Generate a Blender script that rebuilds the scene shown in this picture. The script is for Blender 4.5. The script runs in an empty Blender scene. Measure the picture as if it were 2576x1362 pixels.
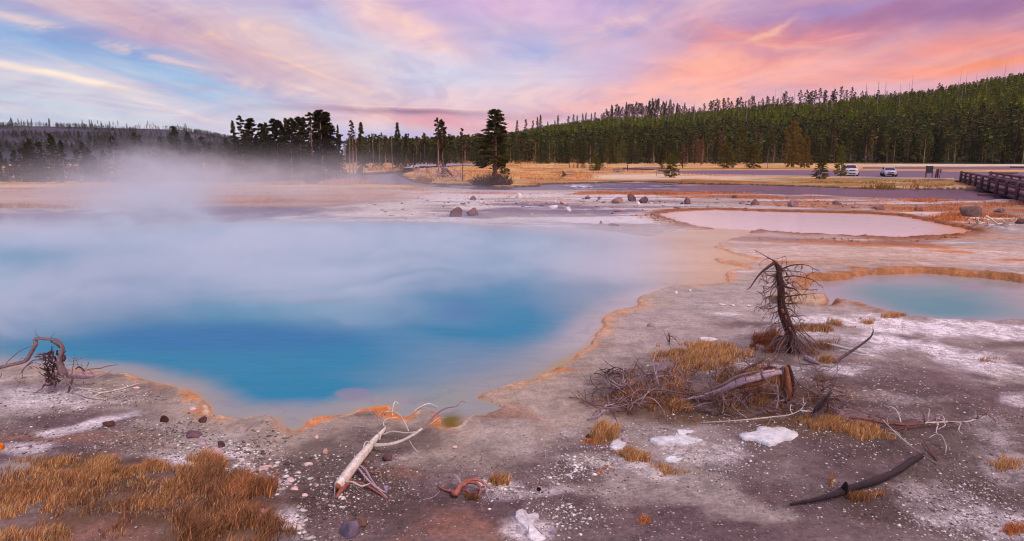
import bpy, math, random
import numpy as np
from mathutils import Vector, Matrix

R = math.radians
random.seed(7)
RS = np.random.RandomState(11)
sc = bpy.context.scene
COL = sc.collection

# ------------------------------------------------------------------ camera
CAMH = 3.4
F = 1717.0
CX, CY, HOR = 1288.0, 681.0, 394.0
PITCH = math.atan((CY - HOR) / F)
cam = bpy.data.cameras.new('camera')
cam.lens = 24.0
cam.sensor_width = 36.0
cam.clip_start = 0.1
cam.clip_end = 9000
camo = bpy.data.objects.new('camera', cam)
COL.objects.link(camo)
camo.location = (0, 0, CAMH)
camo.rotation_euler = (math.pi / 2 - PITCH, 0, 0)
sc.camera = camo
sc.view_settings.view_transform = 'Standard'
sc.view_settings.look = 'None'
sc.view_settings.exposure = 0.0
sc.view_settings.gamma = 1.0
sc.cycles.use_denoising = True
sc.cycles.max_bounces = 5
sc.cycles.diffuse_bounces = 2
sc.cycles.glossy_bounces = 2
sc.cycles.transparent_max_bounces = 8
sc.cycles.volume_bounces = 3
sc.cycles.volume_step_rate = 1.0
sc.cycles.volume_max_steps = 96
sc.cycles.pixel_filter_type = 'BLACKMAN_HARRIS'
sc.cycles.filter_width = 1.1
sc.cycles.use_adaptive_sampling = True
sc.cycles.adaptive_threshold = 0.02

sp_, cp_ = math.sin(PITCH), math.cos(PITCH)


def ray(dx, dy):
    cx = (np.asarray(dx, float) - CX) / F
    cy = (CY - np.asarray(dy, float)) / F
    return np.stack([cx, cp_ + cy * sp_, -sp_ + cy * cp_], -1)


def project(x, y, z):
    yy = y * cp_ - (z - CAMH) * sp_
    up = y * sp_ + (z - CAMH) * cp_
    yy = np.maximum(yy, 1e-3)
    return CX + F * x / yy, CY - F * up / yy


def GP(dx, dy, z=0.0):
    """point where the sight line meets the height z"""
    d = ray(dx, dy)
    k = (z - CAMH) / d[..., 2]
    return np.stack([d[..., 0] * k, d[..., 1] * k, CAMH + d[..., 2] * k], -1)


def VP(dx, dy, depth):
    d = ray(dx, dy)
    k = depth / d[..., 1]
    return np.stack([d[..., 0] * k, d[..., 1] * k, CAMH + d[..., 2] * k], -1)


def lin(c):
    c = np.asarray(c, float) / 255.0
    return np.where(c <= 0.04045, c / 12.92, ((c + 0.055) / 1.055) ** 2.4)


# ------------------------------------------------------------------ node helper
class NT:
    def __init__(s, tree):
        s.t = tree
        s.n = tree.nodes
        s.l = tree.links

    def node(s, kind, **kw):
        n = s.n.new(kind)
        for k, v in kw.items():
            setattr(n, k, v)
        return n

    def put(s, sock, v):
        if isinstance(v, bpy.types.NodeSocket):
            s.l.new(v, sock)
        elif v is not None:
            sock.default_value = v

    def m(s, op, a, b=None, c=None, clamp=False):
        n = s.node('ShaderNodeMath', operation=op, use_clamp=clamp)
        s.put(n.inputs[0], a)
        if b is not None:
            s.put(n.inputs[1], b)
        if c is not None:
            s.put(n.inputs[2], c)
        return n.outputs[0]

    def vm(s, op, a, b=None, out=0):
        n = s.node('ShaderNodeVectorMath', operation=op)
        s.put(n.inputs[0], a)
        if b is not None:
            s.put(n.inputs[1], b)
        return n.outputs[out]

    def xyz(s, x, y, z=0.0):
        n = s.node('ShaderNodeCombineXYZ')
        s.put(n.inputs[0], x)
        s.put(n.inputs[1], y)
        s.put(n.inputs[2], z)
        return n.outputs[0]

    def sep(s, v):
        n = s.node('ShaderNodeSeparateXYZ')
        s.put(n.inputs[0], v)
        return n.outputs

    def noise(s, vec, scale, detail=4, rough=0.55, dist=0.0, col=False):
        n = s.node('ShaderNodeTexNoise')
        s.put(n.inputs['Vector'], vec)
        n.inputs['Scale'].default_value = scale
        n.inputs['Detail'].default_value = detail
        n.inputs['Roughness'].default_value = rough
        n.inputs['Distortion'].default_value = dist
        return n.outputs['Color' if col else 'Fac']

    def ramp(s, fac, lo, hi, smooth=True):
        n = s.node('ShaderNodeMapRange')
        n.interpolation_type = 'SMOOTHSTEP' if smooth else 'LINEAR'
        s.put(n.inputs[0], fac)
        n.inputs[1].default_value = lo
        n.inputs[2].default_value = hi
        return n.outputs[0]

    def mix(s, f, a, b, mode='MIX'):
        n = s.node('ShaderNodeMixRGB', blend_type=mode)
        s.put(n.inputs[0], f)
        for k, v in ((1, a), (2, b)):
            if not isinstance(v, bpy.types.NodeSocket):
                v = tuple(list(v)[:3]) + (1.0,)
            s.put(n.inputs[k], v)
        return n.outputs[0]


# ------------------------------------------------------------------ sky
SKYK = 1.0
world = bpy.data.worlds.new('World')
sc.world = world
world.use_nodes = True
world.node_tree.nodes.clear()
w = NT(world.node_tree)
tc = w.node('ShaderNodeTexCoord')
gx, gy, gz = w.sep(w.vm('NORMALIZE', tc.outputs['Generated']))
az = w.m('ARCTAN2', gx, gy)
el = w.m('ARCSINE', gz)
elc = w.m('MAXIMUM', gz, 0.015)
zz = w.m('ADD', elc, 0.05)
plane = w.xyz(w.m('DIVIDE', gx, zz), w.m('DIVIDE', gy, zz), 0)
mp = w.node('ShaderNodeMapping')
w.put(mp.inputs[0], plane)
mp.inputs['Scale'].default_value = (1.0, 0.16, 1)
mp.inputs['Rotation'].default_value = (0, 0, R(4))
streak = w.noise(mp.outputs[0], 1.1, 6, 0.56, 0.5)
mp2 = w.node('ShaderNodeMapping')
w.put(mp2.inputs[0], plane)
mp2.inputs['Scale'].default_value = (1.0, 0.35, 1)
mp2.inputs['Location'].default_value = (5.3, 1.2, 0)
puff = w.noise(mp2.outputs[0], 1.6, 7, 0.6, 1.2)
fine = w.noise(w.xyz(w.m('MULTIPLY', az, 1.0), w.m('MULTIPLY', el, 3.2), 0), 7.0, 7, 0.62, 1.4)
wob = w.noise(w.xyz(az, w.m('MULTIPLY', el, 2.2), 2.0), 4.0, 5, 0.55, 0.6, col=True)
wv = w.vm('SUBTRACT', wob, (0.5, 0.5, 0.5))
wvn = w.node('ShaderNodeVectorMath', operation='MULTIPLY')
w.put(wvn.inputs[0], wv)
wvn.inputs[1].default_value = (0.20, 0.085, 0.0)
ang = w.vm('ADD', w.xyz(az, el, 0), wvn.outputs[0])
wvs = w.node('ShaderNodeVectorMath', operation='MULTIPLY')
w.put(wvs.inputs[0], wv)
wvs.inputs[1].default_value = (0.06, 0.016, 0.0)
ang_s = w.vm('ADD', w.xyz(az, el, 0), wvs.outputs[0])


def azel(dx, dy):
    d = ray(dx, dy)
    return math.atan2(d[0], d[1]), math.asin(d[2] / np.linalg.norm(d))


cr = w.node('ShaderNodeValToRGB')
w.put(cr.inputs[0], w.ramp(el, -0.05, 1.5, False))
els = cr.color_ramp.elements
stops = [(-0.05, (150, 135, 150)), (0.0, (196, 186, 220)), (0.05, (212, 202, 226)), (0.12, (214, 204, 228)),
         (0.22, (176, 158, 208)), (0.45, (158, 142, 194)), (1.5, (140, 130, 190))]
while len(els) < len(stops):
    els.new(0.5)
for e, (p, c) in zip(els, stops):
    e.position = (p + 0.05) / 1.55
    e.color = tuple(lin(c)) + (1,)
sky = cr.outputs[0]
# left side cooler, right side rose
sky = w.mix(w.m('MULTIPLY', w.ramp(az, 0.05, 0.62), 0.8), sky, lin((226, 158, 172)))
sky = w.mix(w.m('MULTIPLY', w.ramp(az, -0.25, -0.8), 0.35), sky, lin((170, 190, 225)))


def blob(sky, dx, dy, rx, ry, rot, c, k, mod=None, sharp=False, pw=2.0):
    a, e = azel(dx, dy)
    g = w.node('ShaderNodeMapping')
    g.vector_type = 'TEXTURE'
    w.put(g.inputs[0], ang_s if sharp else ang)
    g.inputs['Location'].default_value = (a, e, 0)
    g.inputs['Rotation'].default_value = (0, 0, -R(rot))
    g.inputs['Scale'].default_value = (rx / F, ry / F, 1)
    r = w.vm('LENGTH', g.outputs[0], out=1)
    f = w.m('EXPONENT', w.m('MULTIPLY', w.m('POWER', r, pw), -1.0))
    f = w.m('MULTIPLY', f, k)
    if mod is not None:
        f = w.m('MULTIPLY', f, mod, clamp=True)
    return w.mix(f, sky, lin(c))


sm = w.ramp(streak, 0.36, 0.62)
pm = w.ramp(puff, 0.36, 0.62)
fm = w.ramp(fine, 0.38, 0.62)
sky = blob(sky, 120, 300, 620, 70, 0, (190, 207, 226), 0.9)
sky = blob(sky, 700, 280, 420, 70, 0, (226, 216, 226), 0.7)
sky = blob(sky, 180, 95, 400, 50, 13, (122, 170, 222), 0.9)
sky = blob(sky, 130, 150, 420, 26, 9, (135, 182, 226), 0.7, pm)
sky = blob(sky, 480, 205, 200, 24, 12, (160, 205, 236), 0.6, pm)
sky = blob(sky, 830, 75, 210, 50, 16, (165, 195, 232), 0.8)
sky = blob(sky, 150, 10, 480, 36, 8, (168, 146, 192), 0.95)
sky = blob(sky, 700, 20, 160, 34, 10, (172, 160, 214), 0.8)
sky = blob(sky, 430, 88, 440, 40, 17, (202, 164, 186), 1.0)
sky = blob(sky, 620, 120, 260, 14, 20, (230, 184, 176), 0.8, fm, True)
sky = blob(sky, 760, 150, 330, 30, 20, (226, 190, 192), 0.8, sm)
sky = blob(sky, 300, 120, 430, 12, 13, (240, 206, 198), 0.8, fm, True)
sky = blob(sky, 560, 88, 130, 12, 5, (238, 196, 178), 0.8, fm)
sky = blob(sky, 700, 215, 420, 16, 14, (238, 206, 202), 0.6, sm)
sky = blob(sky, 130, 190, 170, 7, 9.5, (255, 236, 218), 1.0, None, True)
sky = blob(sky, 780, 178, 90, 3, 17, (244, 198, 182), 0.8, None, True)
sky = blob(sky, 1010, 80, 250, 44, 20, (240, 194, 206), 1.0)
sky = blob(sky, 1000, 62, 120, 26, 24, (246, 204, 190), 0.8, fm)
sky = blob(sky, 1330, 20, 330, 34, 4, (222, 184, 220), 0.9)
sky = blob(sky, 1340, 135, 120, 32, -4, (160, 184, 234), 0.9)
sky = blob(sky, 1150, 190, 240, 50, 10, (208, 214, 236), 0.7)
sky = blob(sky, 1560, 90, 190, 48, -8, (232, 190, 206), 0.9, pm)
sky = blob(sky, 1560, 60, 100, 12, -14, (246, 206, 200), 0.8, fm)
sky = blob(sky, 1320, 255, 420, 34, -2, (242, 206, 210), 0.85)
sky = blob(sky, 1520, 170, 130, 60, 0, (206, 186, 222), 0.7)
sky = blob(sky, 2180, 50, 420, 66, -3, (150, 112, 168), 1.0)
sky = blob(sky, 2500, 20, 260, 60, 0, (150, 106, 158), 0.9)
sky = blob(sky, 2080, 12, 160, 14, -6, (150, 140, 204), 0.6)
sky = blob(sky, 1850, 185, 260, 72, -10, (255, 152, 134), 1.0)
sky = blob(sky, 1800, 140, 130, 30, -18, (252, 178, 160), 0.8, fm)
sky = blob(sky, 1960, 100, 120, 34, 10, (255, 160, 146), 0.9)
sky = blob(sky, 1900, 150, 150, 20, -8, (255, 182, 158), 0.9, fm)
sky = blob(sky, 1760, 205, 130, 14, -16, (255, 178, 160), 0.8, fm)
sky = blob(sky, 1945, 78, 60, 7, -30, (255, 196, 170), 0.8, None)
sky = blob(sky, 2040, 115, 110, 8, 18, (255, 188, 160), 0.8, None)
sky = blob(sky, 1950, 112, 70, 18, 8, (214, 150, 170), 0.8)
sky = blob(sky, 2080, 85, 90, 12, 2, (240, 160, 168), 0.7, fm)
sky = blob(sky, 1860, 30, 160, 18, -14, (228, 170, 196), 0.7, fm)
sky = blob(sky, 2230, 110, 220, 32, -4, (200, 136, 160), 0.8)
sky = blob(sky, 2160, 200, 200, 22, 4, (236, 152, 150), 0.6)
sky = blob(sky, 2460, 165, 210, 14, -5, (255, 148, 108), 1.0, None, True)
sky = blob(sky, 2520, 110, 260, 26, -8, (240, 140, 128), 0.85)
sky = blob(sky, 2380, 196, 130, 10, -6, (250, 150, 128), 0.7)
sky = blob(sky, 1700, 240, 520, 30, -10, (255, 186, 176), 0.75)
sky = blob(sky, 930, 348, 260, 26, 0, (190, 182, 226), 0.8)
sky = blob(sky, 1080, 302, 240, 20, 2, (238, 166, 176), 0.9)
sky = blob(sky, 1020, 280, 230, 9, 1.5, (164, 122, 152), 1.0, None, True)
sky = blob(sky, 1060, 270, 210, 2.2, 1.5, (252, 206, 204), 0.8, None, True)
sky = blob(sky, 1130, 293, 90, 6, 6, (250, 176, 170), 0.6, fm, True)
sky = blob(sky, 1330, 296, 260, 8, 0, (206, 150, 176), 0.5, None, True)
# thin wisps everywhere
above = w.ramp(el, 0.0, 0.06)
wf = w.m('MULTIPLY', w.m('MULTIPLY', w.ramp(streak, 0.46, 0.70), 0.5), above)
sky = w.mix(wf, sky, w.mix(w.ramp(az, -0.3, 0.4), lin((250, 224, 214)), lin((255, 190, 176))))
df = w.m('MULTIPLY', w.m('MULTIPLY', w.ramp(puff, 0.52, 0.34), 0.22), above)
sky = w.mix(df, sky, lin((168, 150, 204)))
vf = w.m('MULTIPLY', w.m('SUBTRACT', fine, 0.5), w.m('MULTIPLY', above, 0.55))
sky = w.mix(1.0, sky, w.xyz(w.m('ADD', 1.0, vf), w.m('ADD', 1.0, vf), w.m('ADD', 1.0, w.m('MULTIPLY', vf, 0.5))), 'MULTIPLY')
nish = w.node('ShaderNodeTexSky')
nish.sky_type = 'NISHITA'
nish.sun_disc = False
nish.sun_elevation = R(2.0)
nish.sun_rotation = R(75)
sky = w.mix(0.012, sky, nish.outputs[0], 'ADD')
bg = w.node('ShaderNodeBackground')
w.put(bg.inputs[0], sky)
bg.inputs[1].default_value = SKYK
wo = w.node('ShaderNodeOutputWorld')
w.l.new(bg.outputs[0], wo.inputs[0])

sun = bpy.data.lights.new('sun', 'SUN')
sun.energy = 2.5
sun.angle = R(30)
sun.color = (1.0, 0.82, 0.80)
suno = bpy.data.objects.new('sun', sun)
COL.objects.link(suno)
suno.rotation_euler = Vector((0.35, -0.5, 0.8)).to_track_quat('Z', 'Y').to_euler()


# ------------------------------------------------------------------ noise and shapes in numpy
def _h(ix, iy, seed):
    n = (ix.astype(np.int64) * 374761393 + iy.astype(np.int64) * 668265263 + seed * 974634777) & 0x7fffffff
    n = ((n ^ (n >> 13)) * 1274126177) & 0x7fffffff
    n = n ^ (n >> 16)
    return (n & 0xffff) / 65535.0


def vnoise(x, y, seed=0):
    ix, iy = np.floor(x), np.floor(y)
    fx, fy = x - ix, y - iy
    fx = fx * fx * (3 - 2 * fx)
    fy = fy * fy * (3 - 2 * fy)
    a, b = _h(ix, iy, seed), _h(ix + 1, iy, seed)
    c, d = _h(ix, iy + 1, seed), _h(ix + 1, iy + 1, seed)
    return (a * (1 - fx) + b * fx) * (1 - fy) + (c * (1 - fx) + d * fx) * fy


def fbm(x, y, size, octv=4, seed=0, gain=0.5):
    x, y = np.asarray(x, float) / size, np.asarray(y, float) / size
    s, a, t = 0, 1.0, 0
    for o in range(octv):
        s = s + a * vnoise(x + 17.1 * o, y - 9.3 * o, seed + o)
        t += a
        a *= gain
        x, y = x * 2.03, y * 2.03
    return s / t - 0.5


def sstep(a, b, v):
    t = np.clip((v - a) / (b - a), 0, 1)
    return t * t * (3 - 2 * t)


def sdf(x, y, P):
    """signed distance to polygon, negative inside"""
    d = np.full(x.shape, 1e18)
    ins = np.zeros(x.shape, bool)
    n = len(P)
    for i in range(n):
        ax, ay = P[i]
        bx, by = P[(i + 1) % n]
        ex, ey = bx - ax, by - ay
        wx, wy = x - ax, y - ay
        t = np.clip((wx * ex + wy * ey) / (ex * ex + ey * ey + 1e-12), 0, 1)
        d = np.minimum(d, (wx - t * ex) ** 2 + (wy - t * ey) ** 2)
        cond = (ay <= y) != (by <= y)
        with np.errstate(divide='ignore', invalid='ignore'):
            xi = ax + (y - ay) * ex / (ey if ey != 0 else 1e-12)
        ins ^= cond & (x < xi)
    return np.where(ins, -1, 1) * np.sqrt(d)


def gpoly(pts, z=0.0):
    return [tuple(GP(a, b, z)[:2]) for a, b in pts]


MAIN = gpoly([(-900, 640), (-300, 606), (0, 587), (150, 578), (300, 569), (450, 561), (600, 557), (800, 555), (1000, 555),
              (1150, 559), (1240, 569), (1330, 572), (1450, 573), (1540, 580), (1600, 590), (1645, 592), (1668, 582), (1740, 577),
              (1815, 575), (1880, 579), (1894, 587), (1839, 601), (1808, 611), (1800, 621), (1840, 634), (1880, 645),
              (1914, 652), (1860, 656), (1800, 650), (1812, 660), (1870, 668), (1900, 674), (1835, 680), (1829, 690),
              (1833, 700), (1822, 711), (1753, 716), (1690, 719), (1640, 733), (1604, 748), (1603, 764), (1585, 776), (1545, 782), (1521, 797),
              (1518, 818), (1500, 845), (1468, 878), (1440, 903), (1400, 926), (1350, 950), (1300, 962), (1250, 975), (1215, 990), (1212, 997),
              (1245, 1012), (1264, 1023), (1245, 1032), (1222, 1040), (1190, 1044), (1166, 1052), (1160, 1066), (1145, 1076),
              (1122, 1076), (1106, 1064), (1104, 1046), (1092, 1033), (1055, 1029), (1035, 1042), (1019, 1050), (1000, 1046),
              (985, 1034), (982, 1018), (942, 1020), (904, 1027), (862, 1044), (807, 1048), (778, 1055), (772, 1068),
              (762, 1078), (743, 1084), (722, 1076), (704, 1071), (698, 1054), (680, 1044), (655, 1046), (625, 1044), (608, 1053),
              (589, 1050), (560, 1041), (534, 1040), (524, 1022), (512, 1000), (490, 985), (470, 974), (430, 966), (387, 958), (335, 945),
              (275, 934), (200, 928), (100, 921), (0, 921), (-200, 925), (-700, 905), (-1300, 760)])
PINK = gpoly([(1643, 537), (1694, 529), (1800, 525), (1902, 529), (2055, 533), (2177, 535), (2271, 541), (2310, 548),
              (2389, 564), (2455, 577), (2464, 581), (2428, 588), (2369, 594), (2271, 598), (2232, 598), (2161, 594),
              (2075, 589), (2016, 588), (1957, 583), (1906, 580), (1880, 583), (1815, 577), (1790, 574), (1753, 572),
              (1721, 564), (1682, 552)])
BLUE = gpoly([(2028, 706), (2040, 698), (2055, 696), (2085, 697), (2114, 692), (2135, 687), (2177, 680), (2205, 683), (2271, 678),
              (2369, 680), (2468, 688), (2546, 696), (2620, 712), (2720, 750), (2790, 800), (2700, 815), (2576, 808),
              (2507, 807), (2409, 802), (2291, 796), (2232, 786), (2190, 775), (2153, 766), (2125, 757), (2102, 755), (2095, 768),
              (2083, 771), (2083, 762), (2071, 747), (2045, 736), (2024, 728), (2020, 714)])
RIVER = gpoly([(700, 461), (760, 457), (839, 452), (877, 443), (914, 440), (964, 437), (1014, 434), (1027, 437), (1010, 441), (1024, 448),
               (1032, 455), (1077, 461), (1140, 465), (1199, 466), (1250, 470), (1354, 469), (1356, 464), (1437, 461),
               (1562, 458), (1622, 457), (1722, 461), (1800, 463), (1884, 464), (2000, 468), (2072, 470), (2132, 473),
               (2250, 475), (2395, 475), (2576, 474), (2900, 472), (3600, 470), (3600, 505), (2900, 504), (2576, 504), (2505, 504), (2457, 507), (2307, 503), (2152, 499),
               (2047, 493), (1847, 490), (1700, 487), (1622, 485), (1472, 480), (1312, 481), (1196, 480), (1102, 473),
               (1027, 467), (877, 464), (780, 466)], -0.12)
BACK = gpoly([(1060, 421), (1120, 419), (1175, 420), (1228, 419), (1232, 422), (1190, 425), (1110, 428), (1050, 430), (1028, 436), (1020, 434), (1035, 425)], 0)
W_LEV = {'main': -0.035, 'pink': -0.06, 'blue': -0.12, 'river': -0.2}

# hill crest profiles: (pixel column, pixel row) -> azimuth, elevation
HR = [(820, 396), (880, 390), (950, 384), (1027, 380), (1125, 370), (1200, 362), (1282, 355), (1387, 335), (1512, 314), (1685, 304),
      (1797, 297), (1947, 283), (2082, 277), (2182, 263), (2307, 254), (2382, 241), (2457, 225), (2576, 208), (2900, 172), (3600, 150)]
HL = [(-1500, 350), (-300, 312), (0, 317), (200, 320), (450, 327), (520, 338), (585, 350), (640, 366), (720, 384), (800, 395)]


def crest(tab):
    A, E = [], []
    for a, b in tab:
        d = ray(a, b)
        A.append(math.atan2(d[0], d[1]))
        E.append(d[2] / math.hypot(d[0], d[1]))
    return np.array(A), np.array(E)


HRA, HRE = crest(HR)
HLA, HLE = crest(HL)


def hills(x, y, r, azm, z):
    rc = 650 + 300 * sstep(0.02, -0.2, azm) + 60 * np.sin(azm * 9)
    e = np.interp(azm, HRA, HRE, left=-0.004, right=HRE[-1])
    zc = CAMH + e * rc
    r0 = 238.0
    s = np.clip((r - r0) / (rc - r0), 0, 1)
    up = np.maximum(zc - z, 0) * (0.45 * s + 0.55 * s * s * (3 - 2 * s))
    fall = np.maximum(r - rc, 0) * 0.18
    hr = np.maximum(up - fall, 0) * sstep(r0, r0 + 30, r) * sstep(-0.36, -0.25, azm)
    rc2 = 1100.0
    e2 = np.interp(azm, HLA, HLE, left=HLE[0], right=-0.01)
    zc2 = CAMH + e2 * rc2
    s2 = np.clip((r - 420) / (rc2 - 420), 0, 1)
    up2 = np.maximum(zc2 - z, 0) * (0.5 * s2 + 0.5 * s2 * s2 * (3 - 2 * s2))
    hl = np.maximum(up2 - np.maximum(r - rc2, 0) * 0.15, 0)
    rel = (hr + hl)
    n = fbm(x, y, 90, 3, 41) * np.minimum(rel * 0.25, 6) * sstep(0, 1, np.minimum(np.abs(r - rc) / 120, np.abs(r - rc2) / 120) + 0.15)
    return rel + n


def terrain(x, y, full=False):
    x, y = np.asarray(x, float), np.asarray(y, float)
    r = np.hypot(x, y)
    azm = np.arctan2(x, y)
    near = np.exp(-r / 60)
    z = (0.10 * fbm(x, y, 5.0, 3, 3) + 0.05 * fbm(x, y, 0.9, 4, 5)) * near * 1.0
    z = z + 0.02 * fbm(x, y, 0.22, 3, 8) * sstep(25, 8, r)
    z = z + 1.25 * sstep(105, 235, r)
    z = z + 0.3 * fbm(x, y, 25, 2, 15) * sstep(100, 160, r) * sstep(0.05, 0, np.abs(azm - 0.0) * 0)*0.3
    # low swells where the photograph has them
    for (a, b, rx, ry, h) in MOUNDS:
        z = z + h * np.exp(-((x - a) / rx) ** 2 - ((y - b) / ry) ** 2)
    dm, dp, db = sdf(x, y, MAIN), sdf(x, y, PINK), sdf(x, y, BLUE)
    dr, dk = sdf(x, y, RIVER), sdf(x, y, BACK)
    wob_ = fbm(x, y, 0.5, 4, 21) * np.clip(r / 12, 0.8, 3)
    wob2 = fbm(x, y, 2.5, 3, 23)
    dm = dm + wob_ * 0.14 + fbm(x, y, 0.12, 3, 22) * 0.06 * (r < 14)
    dp = dp + wob_ * 0.25
    db = db + wob_ * 0.25
    dr = dr + wob2 * 1.6
    fl = z * 1.0
    # flatten close to the pools
    dpool = np.minimum(dm, np.minimum(dp, db))
    z = z * (0.25 + 0.75 * sstep(0.0, 1.6, dpool))
    z = z + 0.022 * np.exp(-np.maximum(dpool, 0) / 0.3) * (0.5 + fbm(x, y, 0.3, 3, 29)) * 2
    z = z + (0.06 + 0.16 * fbm(x, y, 0.4, 3, 28)) * np.exp(-np.maximum(np.minimum(db, dp), 0) / 0.5) * sstep(12, 17, y)
    z = np.where(dm < 0.06, z - 0.14 * sstep(0.06, -0.10, dm), z)
    z = np.where(dp < 0.08, z - 0.2 * sstep(0.08, -0.2, dp), z)
    z = np.where(db < 0.10, z - 0.32 * sstep(0.10, -0.2, db), z)
    z = np.where(dr < 0.5, z - 0.6 * sstep(0.5, -1.2, dr), z)
    z = np.where(dk < 1, z - 0.3 * sstep(1, -1.2, dk), z)
    far = r > 200
    if np.any(far):
        z = z + np.where(far, hills(x, y, r, azm, np.where(far, z, 0)), 0)
    if full:
        return z, dm, dp, db, dr, dk
    return z


m1, m2, m3, m4 = GP(250, 1250), GP(1850, 980), GP(620, 1300), GP(2400, 1000)
MOUNDS = [(m1[0], m1[1], 1.8, 1.0, 0.10), (m2[0], m2[1], 2.0, 1.2, 0.14), (m3[0], m3[1], 0.6, 0.6, 0.06), (m4[0], m4[1], 3.5, 2.0, 0.10)]


def GT(dx, dy):
    """sight line to terrain: first crossing, then bisection"""
    dx, dy = np.atleast_1d(np.asarray(dx, float)), np.atleast_1d(np.asarray(dy, float))
    d = ray(dx, dy)
    d = d / np.hypot(d[:, 0], d[:, 1])[:, None]
    ks = 3.0 * np.exp(np.linspace(0, math.log(900 / 3.0), 140))
    p = d[:, None, :] * ks[None, :, None]
    below = (p[..., 2] + CAMH) < terrain(p[..., 0], p[..., 1])
    i = np.argmax(below, 1)
    i = np.where(below.any(1), i, len(ks) - 1)
    lo, hi = ks[np.maximum(i - 1, 0)], ks[i]
    for _ in range(11):
        m_ = 0.5 * (lo + hi)
        q = d * m_[:, None]
        bl = (q[:, 2] + CAMH) < terrain(q[:, 0], q[:, 1])
        hi = np.where(bl, m_, hi)
        lo = np.where(bl, lo, m_)
    q = d * hi[:, None]
    q[:, 2] = terrain(q[:, 0], q[:, 1])
    return q


def gt(dx, dy):
    return GT(dx, dy)[0]


# ------------------------------------------------------------------ object helpers
def mk(name, V, Fc, mat=None, parent=None, col=None, smooth=False, attrs=None, mats=None, fmat=None):
    V = np.asarray(V, np.float32)
    me = bpy.data.meshes.new(name)
    if isinstance(Fc, np.ndarray):
        n, k = Fc.shape
        me.vertices.add(len(V))
        me.vertices.foreach_set('co', V.ravel())
        me.loops.add(n * k)
        me.loops.foreach_set('vertex_index', Fc.astype(np.int32).ravel())
        me.polygons.add(n)
        me.polygons.foreach_set('loop_start', (np.arange(n) * k).astype(np.int32))
        me.polygons.foreach_set('loop_total', np.full(n, k, np.int32))
        me.update(calc_edges=True)
        me.validate()
    else:
        me.from_pydata([tuple(map(float, v)) for v in V], [], Fc)
        me.update()
    if smooth:
        me.polygons.foreach_set('use_smooth', np.ones(len(me.polygons), bool))
    if col is not None:
        a = me.color_attributes.new('Col', 'FLOAT_COLOR', 'POINT')
        c = np.ones((len(V), 4), np.float32)
        c[:, :3] = col
        a.data.foreach_set('color', c.ravel())
    for an, av in (attrs or {}).items():
        a = me.attributes.new(an, 'FLOAT', 'POINT')
        a.data.foreach_set('value', np.asarray(av, np.float32))
    for m_ in (mats or ([mat] if mat else [])):
        me.materials.append(m_)
    if fmat is not None:
        me.polygons.foreach_set('material_index', np.asarray(fmat, np.int32))
    o = bpy.data.objects.new(name, me)
    COL.objects.link(o)
    if parent is not None:
        o.parent = parent
    return o


def tag(o, label=None, cat=None, group=None, kind=None):
    if label:
        o['label'] = label
    if cat:
        o['category'] = cat
    if group:
        o['group'] = group
    if kind:
        o['kind'] = kind
    return o


def thing(name, label, cat, loc=(0, 0, 0), rz=0.0, group=None):
    o = bpy.data.objects.new(name, None)
    o.empty_display_size = 0.2
    COL.objects.link(o)
    o.location = tuple(map(float, loc))
    o.rotation_euler = (0, 0, rz)
    return tag(o, label, cat, group)


def copy_thing(root, loc, rz=0, scale=(1, 1, 1), label=None, group=None):
    c = root.copy()
    COL.objects.link(c)
    c.location = tuple(map(float, loc))
    c.rotation_euler = (0, 0, rz)
    c.scale = scale
    if label:
        c['label'] = label
    if group:
        c['group'] = group
    for ch in list(root.children):
        d = ch.copy()
        COL.objects.link(d)
        d.parent = c
        for g in list(ch.children):
            e = g.copy()
            COL.objects.link(e)
            e.parent = d
    return c


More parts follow.
